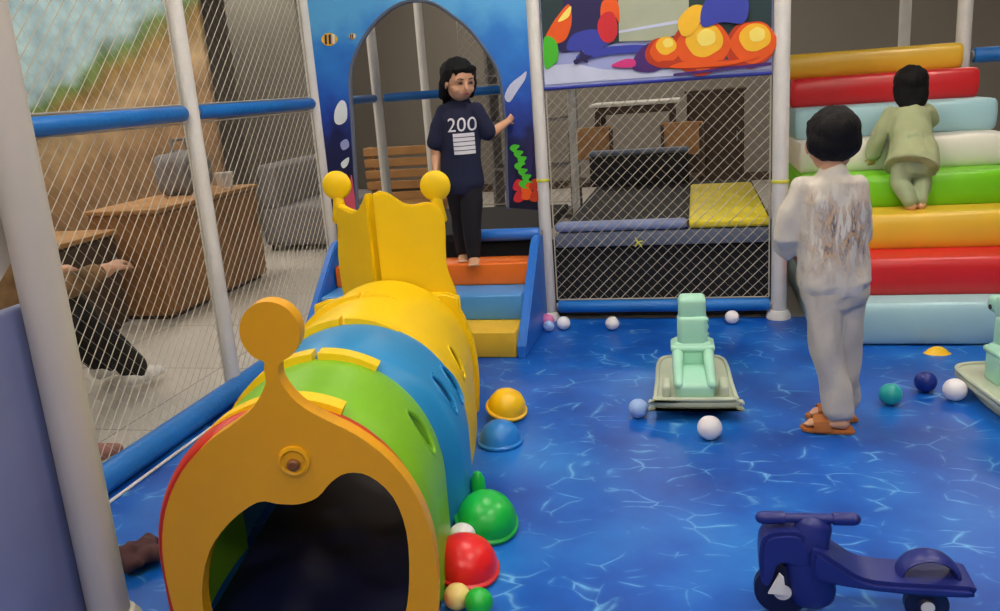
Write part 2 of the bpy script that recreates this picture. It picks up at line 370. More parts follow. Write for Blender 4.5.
def net(label, o, u, w, z0, z1, sp=.058, slope=1., thick=(.0022, .0007)):
    t = thing('safety_net', label, 'net', (o[0], o[1], z0), group='white cord safety nets')
    u = V(u); h = z1-z0
    def seg_clip(a, s):
        # line z = s*(x-a); clip to [0,w]x[0,h]
        pts = []
        for x in (0, w):
            z = s*(x-a)
            if 0 <= z <= h: pts.append((x, z))
        for z in (0, h):
            x = a+z/s
            if 0 < x < w: pts.append((x, z))
        return pts[:2] if len(pts) >= 2 else None
    for s, th, nm in ((slope, thick[0], 'net_cords'), (-slope, thick[1], 'thin_net_cords')):
        b = nb(); k = -int(h/abs(s)/sp)-2
        while k*sp < w+h/abs(s)+sp:
            c = seg_clip(k*sp, s)
            if c: loft(b, [u*c[0][0]+V((0, 0, c[0][1])), u*c[1][0]+V((0, 0, c[1][1]))], [th, th], seg=4, cap=False)
            k += 1
        obj(nm, b, M['cord'], t, False)
    b = nb()
    for p, q in (((0, 0), (w, 0)), ((w, 0), (w, h)), ((w, h), (0, h)), ((0, h), (0, 0))):
        loft(b, [u*p[0]+V((0, 0, p[1])), u*q[0]+V((0, 0, q[1]))], [.004, .004], seg=6, cap=False)
    obj('border_cord', b, M['cord'], t, False)
    return t
net('diagonal white net below the rail between the two nearest left posts', (XL, -2.19), (0, 1, 0), .9, .06, 1.225)
net('diagonal white net above the rail between the two nearest left posts', (XL, -2.19), (0, 1, 0), .9, 1.30, 2.4)
net('diagonal white net below the rail just left of the ocean arch', (XL, -1.19), (0, 1, 0), 1.14, .06, 1.225)
net('diagonal white net above the rail just left of the ocean arch', (XL, -1.19), (0, 1, 0), 1.14, 1.30, 2.4)
net('white net closing the middle bay under the fireball picture', (X3+.045, -.0), (1, 0, 0), 1.125, .115, 1.255)
net('white net at the back of the deck, seen right of the child in navy', (-.72, 1.16), (1, 0, 0), .72, .5, 1.235, thick=(.0018, .0009))
net('white net above the back rail, seen through the top of the arch', (-.72, 1.16), (1, 0, 0), .72, 1.30, 2.4, thick=(.0018, .0009))
b = nb()
for a in range(4): loft(b, [(0, 0, 0), (.018*math.cos(a*1.7+.4), -.004, .018*math.sin(a*1.7+.4)-.01*(a == 2)), (.028*math.cos(a*1.7+.4), -.006, .03*math.sin(a*1.7+.2))], [.004, .004, .002], seg=6)
o = based('cord_knot', b, M['tape'], 'small yellow knot tied on the middle bay net', 'knot'); o.location = (.50, -.012, .40)

# ------------------------------------------------------------------ ocean arch board
t = thing('arch_panel', 'blue underwater picture board with a rounded doorway around the child in navy', 'panel', (-.63, 0, .6))
L_in = [(-1.085, .62), (-1.072, .82), (-1.065, .958), (-1.049, 1.242), (-1.038, 1.381), (-1.008, 1.479), (-.938, 1.583), (-.853, 1.668), (-.74, 1.735), (-.63, 1.755)]
R_in = [(-.52, 1.73), (-.42, 1.657), (-.339, 1.585), (-.251, 1.462), (-.2, 1.361), (-.185, 1.254), (-.182, 1.161), (-.178, 1.035), (-.19, .85), (-.195, .64)]
inn = smoothloop(L_in+R_in, 3, False)
outl = [(XL+.03, .62), (XL+.03, 2.3), (X3-.03, 2.3), (X3-.03, .64)]
b = nb(); ring = []
N = len(inn)
def outer_pt(i):
    f = i/(N-1)*( (2.3-.62)*2+(X3-XL-.06)); a = 2.3-.62; w = X3-XL-.06
    if f < a: return (XL+.03, .62+f)
    if f < a+w: return (XL+.03+f-a, 2.3)
    return (X3-.03, 2.3-(f-a-w))
for yy in (-.012, .012):
    ring.append(([b.verts.new((x+.63, yy, z-.6)) for x, z in inn], [b.verts.new((outer_pt(i)[0]+.63, yy, outer_pt(i)[1]-.6)) for i in range(N)]))
for (A, B) in ring:
    for i in range(N-1): b.faces.new((A[i], A[i+1], B[i+1], B[i]))
for k in (0, 1):
    for i in range(N-1): b.faces.new((ring[0][k][i], ring[0][k][i+1], ring[1][k][i+1], ring[1][k][i]))
for i in (0, N-1): b.faces.new((ring[0][0][i], ring[0][1][i], ring[1][1][i], ring[1][0][i]))
for v in b.verts: v.co.z += .6
ar = obj('board', b, M['ocean'], t, False); ar.location = (0, 0, -.6)
b = nb(); loft(b, [(x+.63, 0, z-.6) for x, z in inn], [.014]*N, seg=8); k = obj('edge_trim', b, M['slate'], t)
DC = [0]
def decal(parent, name, m, pts, base, y, sm=3, th=.003):
    DC[0] += 1; y -= .0004*(DC[0] % 40)*.5
    b = nb(); P = smoothloop(pts, sm) if sm > 1 else pts
    prism(b, [(p[0]-base[0], p[1]-base[2]) for p in P], (0, y-base[1], 0), (1, 0, 0), (0, 0, 1), th); return obj(name, b, M[m], parent, False)
AB = (-.63, 0, .6)
def fish(cx, cz, s, parts):
    body = [(cx+s*a, cz+s*c) for a, c in ((-1, 0), (-.6, .55), (0, .7), (.6, .5), (1, 0), (.6, -.5), (0, -.7), (-.6, -.55))]
    f = decal(t, 'printed_fish', 'a_ye', body, AB, -.0125); f['label'] = 'yellow and black striped fish print'
    for dx in (-.45, .05, .5):
        decal(t, 'printed_stripe', 'a_navy' if dx < .4 else 'a_wh', [(cx+s*(dx-.12), cz-.5*s), (cx+s*(dx+.1), cz-.5*s), (cx+s*(dx+.2), cz+.52*s), (cx+s*(dx-.05), cz+.52*s)], AB, -.0160, 1)
fish(-1.125, 1.595, .048, 0); fish(-.99, 1.60, .022, 0)
decal(t, 'printed_splash', 'a_wh', [(-1.14, 1.22), (-1.1, 1.27), (-1.07, 1.25), (-1.075, 1.17), (-1.12, 1.14), (-1.15, 1.16)], AB, -.0125)
decal(t, 'printed_splash', 'a_lav', [(-1.13, 1.04), (-1.09, 1.06), (-1.08, 1.02), (-1.12, 1.0)], AB, -.0125)
decal(t, 'printed_splash', 'a_wh', [(-1.14, .93), (-1.09, .96), (-1.1, .92), (-1.13, .9)], AB, -.0125)
decal(t, 'printed_splash', 'a_lav2', [(-.175, 1.23), (-.14, 1.29), (-.08, 1.33), (-.05, 1.35), (-.06, 1.31), (-.1, 1.26), (-.15, 1.2)], AB, -.0125)
decal(t, 'printed_coral', 'a_pk2', [(-1.14, .66), (-1.15, .8), (-1.12, .87), (-1.1, .82), (-1.085, .86), (-1.085, .66)], AB, -.0125)
for j in range(7):
    x = -.165+.013*(j % 3)+.006*j; z = .96-.032*j
    c = decal(t, 'printed_seaweed', 'a_gr', [(x, z), (x+.02, z+.018), (x+.055, z+.01), (x+.035, z-.012), (x+.06, z-.03), (x+.02, z-.022)], AB, -.0125-.0004*j)
for j in range(6):
    x = -.16+.045*(j % 3); z = .76-.05*(j//3)-.012*(j % 2)
    decal(t, 'printed_coral', ('a_red', 'a_or', 'a_dor')[j % 3], [(x, z), (x+.02, z+.03), (x+.05, z+.025), (x+.058, z-.01), (x+.03, z-.03), (x, z-.022)], AB, -.0125-.0004*j)
decal(t, 'printed_rock', 'a_navy', [(-.18, .78), (-.15, .82), (-.06, .8), (-.035, .95), (-.035, 1.0), (-.06, .97), (-.09, .86), (-.15, .8), (-.185, .66)], AB, -.0115, 2)

# ------------------------------------------------------------------ fireball picture board
t = thing('picture_board', 'printed board with orange fireballs on lavender above the netted bay', 'panel', (.61, 0, 1.26))
PB = (.61, 0, 1.26)
b = nb(); box(b, (-.57, -.012, 0), (.565, .012, 1.05), .003, 1); obj('board', b, M['a_lav'], t, False)
b = nb(); cyl(b, (-.57, -.002, -.004), (.565, -.002, -.004), .011, 12); obj('lower_hem', b, M['a_blue'], t)
DC[0] = 0
D = lambda nm, m, pts, y, sm=3: decal(t, nm, m, pts, PB, y, max(sm, 5) if sm > 1 else 1)
D('printed_ground', 'a_lav2', [(.045, 1.275), (.045, 1.37), (.2, 1.37), (.35, 1.33), (.6, 1.31), (.9, 1.295), (1.17, 1.30), (1.17, 1.275)], -.0125, 1)
D('printed_sky', 'a_dg', [(.045, 1.47), (.045, 2.25), (1.17, 2.25), (1.17, 1.40), (1.1, 1.45), (.9, 1.44), (.8, 1.46), (.42, 1.455), (.35, 1.44), (.2, 1.44)], -.0125, 1)
D('printed_body', 'a_navy', [(.12, 1.45), (.15, 1.62), (.2, 1.75), (.38, 1.75), (.42, 1.6), (.40, 1.47), (.3, 1.44), (.2, 1.43)], -.0145)
D('printed_arm', 'a_blue', [(.17, 1.44), (.2, 1.51), (.3, 1.53), (.38, 1.50), (.38, 1.45), (.28, 1.43)], -.0160)
D('printed_glove', 'a_or', [(.06, 1.50), (.09, 1.56), (.14, 1.62), (.19, 1.66), (.2, 1.58), (.17, 1.50), (.12, 1.475)], -.0165)
D('printed_glove_glint', 'a_lye', [(.13, 1.58), (.16, 1.62), (.2, 1.65), (.185, 1.60)], -.0180)
D('printed_head', 'a_gr', [(.05, 1.36), (.05, 1.50), (.09, 1.51), (.12, 1.47), (.12, 1.40), (.09, 1.37)], -.0165)
D('printed_glove', 'a_red', [(.34, 1.49), (.33, 1.55), (.36, 1.6), (.41, 1.6), (.43, 1.52), (.41, 1.47), (.37, 1.46)], -.0175)
D('printed_cuff', 'a_or', [(.35, 1.58), (.36, 1.66), (.43, 1.66), (.44, 1.55), (.41, 1.59)], -.0170)
D('printed_doorway', 'a_sage', [(.435, 1.46), (.44, 2.0), (.78, 2.0), (.78, 1.53), (.72, 1.47), (.64, 1.45)], -.0150, 1)
D('printed_step', 'a_lav2', [(.435, 1.50), (.435, 1.512), (.75, 1.54), (.76, 1.525)], -.0165, 1)
D('printed_bruise', 'a_blue', [(.22, 1.385), (.26, 1.43), (.45, 1.44), (.58, 1.43), (.56, 1.40), (.4, 1.40)], -.0160)
D('printed_splash', 'a_navy', [(.2, 1.385), (.23, 1.40), (.24, 1.435), (.26, 1.41), (.30, 1.40), (.27, 1.385), (.275, 1.37), (.24, 1.378), (.21, 1.365)], -.0175)
D('printed_bomb', 'a_purp', [(.50, 1.32), (.51, 1.38), (.56, 1.43), (.62, 1.44), (.66, 1.38), (.65, 1.32), (.58, 1.30)], -.0175)
D('printed_bomb_beak', 'a_pink', [(.39, 1.345), (.46, 1.372), (.51, 1.365), (.51, 1.335), (.46, 1.33)], -.0190)
for cx, cz, r in ((.655, 1.40, .075), (.84, 1.41, .135), (1.08, 1.405, .112)):
    def blob(cx, cz, rx, rz, seed):
        return [(cx+rx*math.cos(a*PI/6)*(1+.05*math.sin(a*2.1+seed)), cz+rz*math.sin(a*PI/6)*(1+.05*math.cos(a*2.6+seed))) for a in range(12)]
    D('printed_flame', 'a_dor', blob(cx-.01, cz-.01, r*1.08, r*.98, cx), -.0185)
    D('printed_flame', 'a_or', blob(cx+.005, cz-.002, r*.95, r*.86, cx+1), -.0200)
    D('printed_flame', 'a_ye', blob(cx+.012, cz+.022, r*.66, r*.58, cx+2), -.0215)
    D('printed_flame', 'a_lye', blob(cx+.022, cz+.034, r*.34, r*.3, cx+3), -.0230)
D('printed_embers', 'a_dor', [(.62, 1.325), (.66, 1.35), (.9, 1.33), (1.15, 1.35), (1.165, 1.33), (1.1, 1.305), (.8, 1.30)], -.0190)
D('printed_embers', 'a_or', [(.68, 1.318), (.8, 1.345), (.95, 1.325), (1.12, 1.34), (1.0, 1.31), (.8, 1.305)], -.0225)
D('printed_fin', 'a_ye', [(.74, 1.47), (.73, 1.54), (.80, 1.6), (.86, 1.58), (.82, 1.5), (.78, 1.46)], -.0240)
D('printed_tail', 'a_blue', [(.84, 1.50), (.86, 1.62), (1.0, 1.7), (1.06, 1.6), (1.04, 1.5), (.94, 1.51)], -.0240)
D('printed_hem_line', 'a_purp', [(.7, 1.285), (1.17, 1.305), (1.17, 1.29), (.7, 1.273)], -.0200, 1)

# ------------------------------------------------------------------ raised deck
t = thing('raised_deck', 'dark raised deck with lavender and yellow padded edge behind the middle net', 'deck', (.6, 1.1, 0))
b = nb(); box(b, (-.54, -1.04, .44), (.60, .95, .49), .006, 1); obj('deck_top', b, M['blackmat'], t, False)
b = nb(); box(b, (-1.81, -1.04, .44), (-.635, .02, .49), .006, 1); obj('deck_top', b, M['blackmat'], t, False)
b = nb(); box(b, (-.58, -1.03, .0), (.59, -1.00, .44), .003, 1); obj('skirt', b, M['blackv'], t, False)
b = nb(); box(b, (-1.81, -1.03, .0), (-.64, -1.00, .44), .003, 1); obj('skirt', b, M['blackv'], t, False)
b = nb(); box(b, (-.555, -1.075, .485), (.155, -.98, .535), .022, 4); obj('edge_pad', b, M['lav'], t)
b = nb(); box(b, (-.555, -1.065, .40), (.575, -1.035, .48), .01, 2); obj('edge_flap', b, M['slate'], t)
b = nb(); box(b, (.165, -1.075, .485), (.575, .45, .535), .02, 4); obj('yellow_pad', b, M['padyel'], t)
b = nb(); box(b, (-.585, .86, .49), (.155, .95, .72), .02, 3); obj('back_block', b, M['blackmat'], t)
b = nb(); box(b, (-.585, .84, .72), (.155, .96, .76), .018, 3); obj('back_block_pad', b, M['slate'], t)
for x, y in ((-.55, .9), (.56, .9), (-1.77, -.1), (-1.77, -.98), (.56, -.98), (-.55, -.98)):
    b = nb(); cyl(b, (x, y, -.02), (x, y, .44), .025); obj('leg', b, M['steel'], t)

# ------------------------------------------------------------------ entrance stairs
t = thing('foam_stairs', 'foam stairs in yellow, blue and orange with blue sides leading to the arch', 'stairs', (-.63, -.36, 0))
ys = [-.683, -.471, -.251]; zs = [.133, .264, .383]
for k, (nm, m, lab) in enumerate((('step', 'lyel', 'mustard yellow bottom step'), ('step', 'lblue', 'mid blue second step'), ('step', 'ored', 'orange top step'))):
    b = nb(); box(b, (-.52, ys[k]+.36, 0 if k == 0 else zs[k-1]), (.575, .30, zs[k]), .01, 3); o = obj(nm, b, M[m], t); o['label'] = lab
for sx in (-.575, .578):
    b = nb(); pr = [(-.33, 0), (-.325, .06), (.16, .47), (.22, .50), (.31, .50), (.31, 0)]
    prism(b, pr, (sx, 0, 0), (0, 1, 0), (0, 0, 1), .045, .008); obj('side_rail', b, M['side'], t)
rail((-.36, -.06, .50), (-.02, -.06, .50), .034, 'short blue padded rail on the deck edge at the right of the orange step', m='side')

# ------------------------------------------------------------------ coloured roll steps
t = thing('roll_steps', 'tall climbing steps made of glossy coloured padded rolls, under the child in green', 'climbing steps', (1.83, .3, 0))
fy = [-.51, -.37, -.155, .08, .29, .52, .76, .98]; tz = [.205, .383, .553, .718, .88, 1.045, 1.205, 1.345]
cols = [('v_sky', 'lowest pale blue roll'), ('v_red', 'lower red roll'), ('v_yel', 'lower yellow roll'), ('v_grn', 'green roll'), ('v_cream', 'cream roll'), ('v_sky', 'upper pale blue roll'), ('v_red', 'upper red roll'), ('v_yel', 'topmost yellow roll')]
for k in range(8):
    z0 = 0.004 if k == 0 else tz[k-1]-.004; z1 = tz[k]; h = z1-z0; y0 = fy[k]-.3; yb = 1.2-.3
    prof = []
    R = h/2
    for j in range(13):
        a = -PI/2+PI*j/12; prof.append((y0+.032*(1-max(0., math.cos(a))**.8)+.0, z0+R+R*math.sin(a)))
    prof += [(yb, z1), (yb, z0)]
    b = nb(); x0 = 1.345-1.83; x1 = 2.36-1.83 if k < 6 else (2.33-1.83, 2.30-1.83)[k-6]
    secs = [(x0, .80), (x0+.008, .93), (x0+.03, 1), (x0+.25, 1.0), (x1-.25, 1.0), (x1-.03, 1), (x1-.008, .93), (x1, .80)]
    rings = [[b.verts.new((x, yb+(p[0]-yb)*(1-(1-s)*.08), z0+R+(p[1]-z0-R)*s)) for p in prof] for x, s in secs]
    n_ = len(prof)
    for i in range(len(rings)-1):
        for q in range(n_): b.faces.new((rings[i][q], rings[i][(q+1) % n_], rings[i+1][(q+1) % n_], rings[i+1][q]))
    b.faces.new(rings[0]); b.faces.new(rings[-1])
    o = obj('padded_roll', b, M[cols[k][0]], t); o['label'] = cols[k][1]

# ------------------------------------------------------------------ tunnel
t = thing('play_tunnel', 'long plastic crawl tunnel in red, green, blue and yellow with a giraffe-horned end', 'tunnel', (-.12, -2.86, 0), math.radians(11))
TW, TH = .308, .58
def arch(a, w=TW, h=TH, base=.22):
    # a 0..1 left floor -> right floor ; straight sides then round top
    ang = PI*(1-a)*1.14-.07*PI
    x = w*math.cos(ang); z = base+(h-base)*math.sin(ang)
    if ang < 0: x = w; z = base*(1+ang/(.07*PI))
    if ang > PI: x = -w; z = base*(1-(ang-PI)/(.07*PI))
    return x, max(z, 0.003)
def shell(s0, s1, m, nm, lab, holes=(), dx=-.02, dw=0., pdx=None, pdw=None):
    b = nb(); NA = 84; NS = 26; th = .018; g = {}
    for side, off in ((0, 0), (1, -th)):
        for i in range(NS+1):
            s = s0+(s1-s0)*i/NS; bulge = .014*max(0., math.sin(PI*i/NS))**.7
            f_ = min(1., i/4); f_ = f_*f_*(3-2*f_); ddx = dx if pdx is None else pdx+(dx-pdx)*f_; ddw = dw if pdw is None else pdw+(dw-pdw)*f_
            for j in range(NA+1):
                x, z = arch(j/NA, TW+ddw+off+bulge, TH+off+bulge)
                g[side, i, j] = b.verts.new((x+ddx, s, z))
    def hole(i, j):
        s = s0+(s1-s0)*(i+.5)/NS; x, z = arch((j+.5)/NA)
        return any(abs(z-hz) < .08 and abs(x) > .15 and ((s-hs)/.038)**2+((z-hz)/.060)**2 < 1 for hs, hz in holes)
    H_ = {(i, j): hole(i, j) for i in range(NS) for j in range(NA)}
    for i in range(NS):
        for j in range(NA):
            if H_[i, j]: continue
            for side in (0, 1): b.faces.new((g[side, i, j], g[side, i, j+1], g[side, i+1, j+1], g[side, i+1, j]))
            for (di, dj, e) in ((-1, 0, ((i, j), (i, j+1))), (1, 0, ((i+1, j), (i+1, j+1))), (0, -1, ((i, j), (i+1, j))), (0, 1, ((i, j+1), (i+1, j+1)))):
                if H_.get((i+di, j+dj), True): b.faces.new((g[0, e[0][0], e[0][1]], g[0, e[1][0], e[1][1]], g[1, e[1][0], e[1][1]], g[1, e[0][0], e[0][1]]))
    bmesh.ops.delete(b, geom=[v for v in b.verts if not v.link_faces], context='VERTS')
    o = obj(nm, b, M[m], t); o['label'] = lab
    for hs, hz in holes:
        for sg in (-1, 1):
            # rim follows the shell wall
            def px(z):
                best = min(range(0, 421), key=lambda q: abs(arch(.5+q/840)[1]-z)); return arch(.5+best/840, TW+dw)[0]
            b = nb(); pts = []
            for q in range(25):
                a = 2*PI*q/24; zz = hz+.062*math.sin(a); pts.append((sg*(px(zz)+.010)+dx, hs+.040*math.cos(a), zz))
            loft(b, pts, [.0075]*25, seg=8, cap=False); obj('window_rim', b, M[m], o)
    return o
shell(.0, .09, 'redp', 'red_section', 'red front section', (), -.030, .012)
shell(.09, .44, 'green', 'green_section', 'lime green section', [(.30, .40)], -.015, .005, -.030, .012)
shell(.44, .80, 'sky', 'blue_section', 'sky blue section', [(.58, .40), (.72, .38)], -.0, .032, -.015, .005)
shell(.80, 1.42, 'yel', 'yellow_section', 'yellow far section', [(1.0, .36)], 0., .012, 0., .032)
for s, w_ in ((.09, .22), (.44, .26), (.80, .27), (1.12, .22)):
    for a0, a1 in ((.5-w_, .485), (.5, .5+w_*.55)):
        b = nb(); K = 14; rings = []
        for i in range(K+1):
            a = a0+(a1-a0)*i/K; x, z = arch(a, TW+.024, TH+.024); xi, zi = arch(a, TW-.004, TH-.004)
            rings.append([b.verts.new((p-.02, s+q, r)) for p, q, r in ((xi, -.033, zi), (x, -.026, z), (x, .026, z), (xi, .033, zi))])
        for i in range(K):
            for q in range(4): b.faces.new((rings[i][q], rings[i][(q+1) % 4], rings[i+1][(q+1) % 4], rings[i+1][q]))
        b.faces.new(rings[0]); b.faces.new(rings[-1]); obj('joining_strap', b, M['yel'], t)
# front plate: flat arch with round horn and drooping muzzle over the doorway
half = [(.300, 0), (.314, .08), (.322, .18), (.318, .29), (.292, .39), (.240, .48), (.17, .548), (.10, .592), (.05, .63), (.018, .68), (.016, .715)]
disc = [(.066*math.cos(a), .797+.070*math.sin(a)) for a in [(-72+k*19)*PI/180 for k in range(18)]]
disc = [p for p in disc if not (p[1] < .732 and abs(p[0]) < .02)]
disc = [(x+.008, z) for x, z in disc]
outer = half + disc + [(-x, z) for x, z in half[::-1]]
lip = [(.20, .0), (.235, .08), (.255, .18), (.260, .30), (.238, .39), (.19, .445), (.14, .456), (.10, .435), (.065, .40), (.02, .385), (-.03, .388), (-.075, .395), (-.145, .35), (-.208, .275), (-.242, .17), (-.245, .08), (-.23, 0)]
def resample(P, n):
    P = [V((*p, 0)) for p in P]; d = [0]
    for i in range(1, len(P)): d.append(d[-1]+(P[i]-P[i-1]).length)
    out = []
    for k in range(n):
        s = d[-1]*k/(n-1); i = 1
        while i < len(d)-1 and d[i] < s: i += 1
        f = (s-d[i-1])/max(1e-9, d[i]-d[i-1]); q = P[i-1].lerp(P[i], f); out.append((q.x, q.y))
    return out
def plate(bm, outl, inl, y0, y1, bev=.008):
    """fill outer minus inner by triangulation, both are open chains meeting the floor"""
    b = nb(); loop = outl + inl[::-1]
    for p in range(1):
        vs = [b.verts.new((x, y0, z)) for x, z in loop]; es = [b.edges.new((vs[i], vs[(i+1) % len(vs)])) for i in range(len(vs))]
    r = bmesh.ops.triangle_fill(b, edges=es, use_beauty=True)
    fs = [f for f in b.faces]
    r = bmesh.ops.extrude_face_region(b, geom=fs); nv = [g for g in r['geom'] if isinstance(g, bmesh.types.BMVert)]
    bmesh.ops.translate(b, vec=(0, y1-y0, 0), verts=nv)
    bmesh.ops.recalc_face_normals(b, faces=b.faces)
    es = [e for e in b.edges if len(e.link_faces) == 2 and e.calc_face_angle(0) > 1.2]
    if bev: bmesh.ops.bevel(b, geom=es, offset=bev, segments=3, affect='EDGES', clamp_overlap=True)
    return add(bm, b)
b = nb(); plate(b, smoothloop(outer, 3, False), smoothloop(lip, 3, False), -.045, .0, .009)
fp = obj('front_plate', b, M['amber'], t); fp['label'] = 'amber yellow front plate with one round horn'
b = nb(); lathe(b, [(0, .004), (.012, .006), (.016, .004), (.024, .003), (.03, .008), (.037, .006), (.038, 0)], 24, Matrix.Translation((.022, -.045, .492)) @ Matrix.Rotation(PI/2, 4, 'X')); obj('bolt_recess', b, M['amber'], fp)
b = nb(); lathe(b, [(0, .012), (.009, .012), (.014, .008), (.015, 0)], 16, Matrix.Translation((.022, -.050, .487)) @ Matrix.Rotation(PI/2, 4, 'X')); obj('bolt', b, M['bolt'], fp)
b = nb(); box(b, (-.30, .02, .001), (.30, 1.4, .012), .003, 1); obj('tunnel_floor', b, M['navyd'], t)
# far giraffe head: arch plate whose top rises to a folded two-faced head with two horns
half2 = [(.33, 0), (.34, .12), (.34, .24), (.325, .34), (.29, .44), (.24, .51)]
P2 = half2+[(-x, z) for x, z in half2[::-1]]
inner2 = [(.28, 0), (.30, .15), (.28, .30), (.2, .42), (.0, .47), (-.2, .42), (-.28, .30), (-.30, .15), (-.28, 0)]
b = nb(); plate(b, smoothloop(P2, 3, False), smoothloop(inner2, 3, False), 1.42, 1.46, .008)
hp = obj('back_plate', b, M['yel'], t)
# head faces: right face towards the mat, left face turned away, meeting at a vertical fold
right = [(0, .42), (.30, .44), (.285, .52), (.262, .60), (.262, .68), (.268, .76), (.262, .82), (.232, .855), (.20, .868), (.15, .862), (.11, .875), (.06, .915), (.025, .925), (0, .915)]
b = nb(); prism(b, smoothloop(right[1:-1], 3, False)+[(0, .915), (0, .42)], (-.015, 1.46, -.0), (.985, .17, 0), (0, 0, 1), .035, .007)
o = obj('head_face', b, M['yel'], t)
left = [(0, .42), (.32, .40), (.34, .55), (.335, .66), (.31, .76), (.315, .84), (.29, .86), (.23, .85), (.15, .84), (.1, .85), (.05, .885), (.02, .915), (0, .915)]
b = nb(); prism(b, smoothloop(left[1:-1], 3, False)+[(0, .915), (0, .42)], (-.015, 1.48, -.0), (-.56, .64, 0), (0, 0, 1), -.035, .007)
o = obj('head_face', b, M['yel'], t); o['label'] = 'left face of the horned head, turned away'
for hx, hy, hz in ((.225, 1.505, .915), (-.20, 1.68, .925)):
    b = nb(); loft(b, [(hx, hy, .79), (hx, hy, .85), (hx, hy, .88)], [(.036, .018), (.026, .016), (.022, .016)], side=(1, 0, 0)); ell(b, (hx, hy, hz+.010), (.060, .024, .060), sub=4)
    o = obj('horn', b, M['yel'], t)

# ------------------------------------------------------------------ stepping domes and balls
def dome(x, y, m, label, tilt=(0, 0), z=0, r=.09):
    t = thing('stepping_dome', label, 'dome', (x, y, z), group='plastic half domes beside the tunnel')
    t.rotation_euler = (tilt[0], tilt[1], 0)
    b = nb(); lathe(b, [(r-.012, .008), (r, 0.0), (r+.006, .004), (r+.006, .012), (r-.002, .016), (r*.93, .04), (r*.74, .066), (r*.45, .082), (r*.2, .088), (0, .089)], 36); obj('shell', b, M[m], t)

dome(.185, -2.32, 'domeg', 'green plastic dome leaning beside the red one by the tunnel', (.25, .30), .036)
dome(.18, -2.555, 'domer', 'red plastic dome beside the near end of the tunnel', (.1, .22), .026)
dome(.085, -1.68, 'domeb', 'blue plastic dome blending into the mat behind the yellow one', (0, .0), .0, .078)
dome(.055, -1.43, 'domey', 'yellow plastic dome at the far end of the tunnel', (.2, .25), .032, .078)
b = nb(); loft(b, [(0, 0, 0), (0, 0, .10), (.0, 0, .11)], [.024, .022, .016]); 
for v in b.verts: v.co.z += .018
o = tag(obj('plastic_peg', b, M['domeg'], None, True, (.138, -2.21, 0)), 'upright green plastic peg beside the green dome and tunnel', 'peg')
def ball(x, y, m, label, r=.038, z=None):
    t = tag(obj('play_ball', ball_bm(r), M[m], None, True, (x, y, r if z is None else z)), label, 'ball', 'loose play balls'); return t
def ball_bm(r):
    b = nb(); ell(b, (0, 0, 0), r, sub=4)
    b2 = nb()
    return b
ball(.842, -1.60, 'ballw', 'white ball just in front of the mint ride-on toy', .044)
ball(.978, -.11, 'ballw', 'white ball at the low rail right of the mint toy', .036)
ball(.365, -.21, 'ballw', 'white ball alone by the low rail left of the mint toy', .036)
ball(.105, -.20, 'ballw', 'white ball next to the pink one at the post foot', .036)
ball(.01, -.155, 'ballp', 'pink ball at the foot of the post beside the stairs', .038)
ball(.03, -.235, 'ballb', 'small pale blue ball tucked under the pink ball', .03)
ball(.576, -1.41, 'ballb', 'pale bluish ball left of the mint ride-on toy', .038)
ball(1.518, -1.235, 'ballt', 'teal ball on the mat right of the boy in white', .042)
ball(1.675, -1.09, 'balln', 'navy ball between the teal and the white ball', .042)
ball(1.757, -1.18, 'ballw', 'white ball under the edge of the right-hand ride-on toy', .043)
ball(.145, -2.44, 'ballw', 'off-white ball squeezed between the tunnel and the green dome', .04, .05)
ball(.20, -2.70, 'ballc', 'cream ball in front of the red dome at the tunnel', .034)
ball(.262, -2.72, 'ballg', 'bright green ball in front of the cream ball at the near frame edge', .036)
# yellow toy cap
b = nb(); lathe(b, [(.0, .03), (.018, .028), (.034, .016), (.042, .004), (.05, 0), (.0, 0)], 24, Matrix.Diagonal((1.15, .8, 1, 1)))
tag(obj('toy_cap', b, M['domey'], None, True, (1.84, -.60, 0)), 'small flat yellow cap lying by the pale blue roll', 'toy')

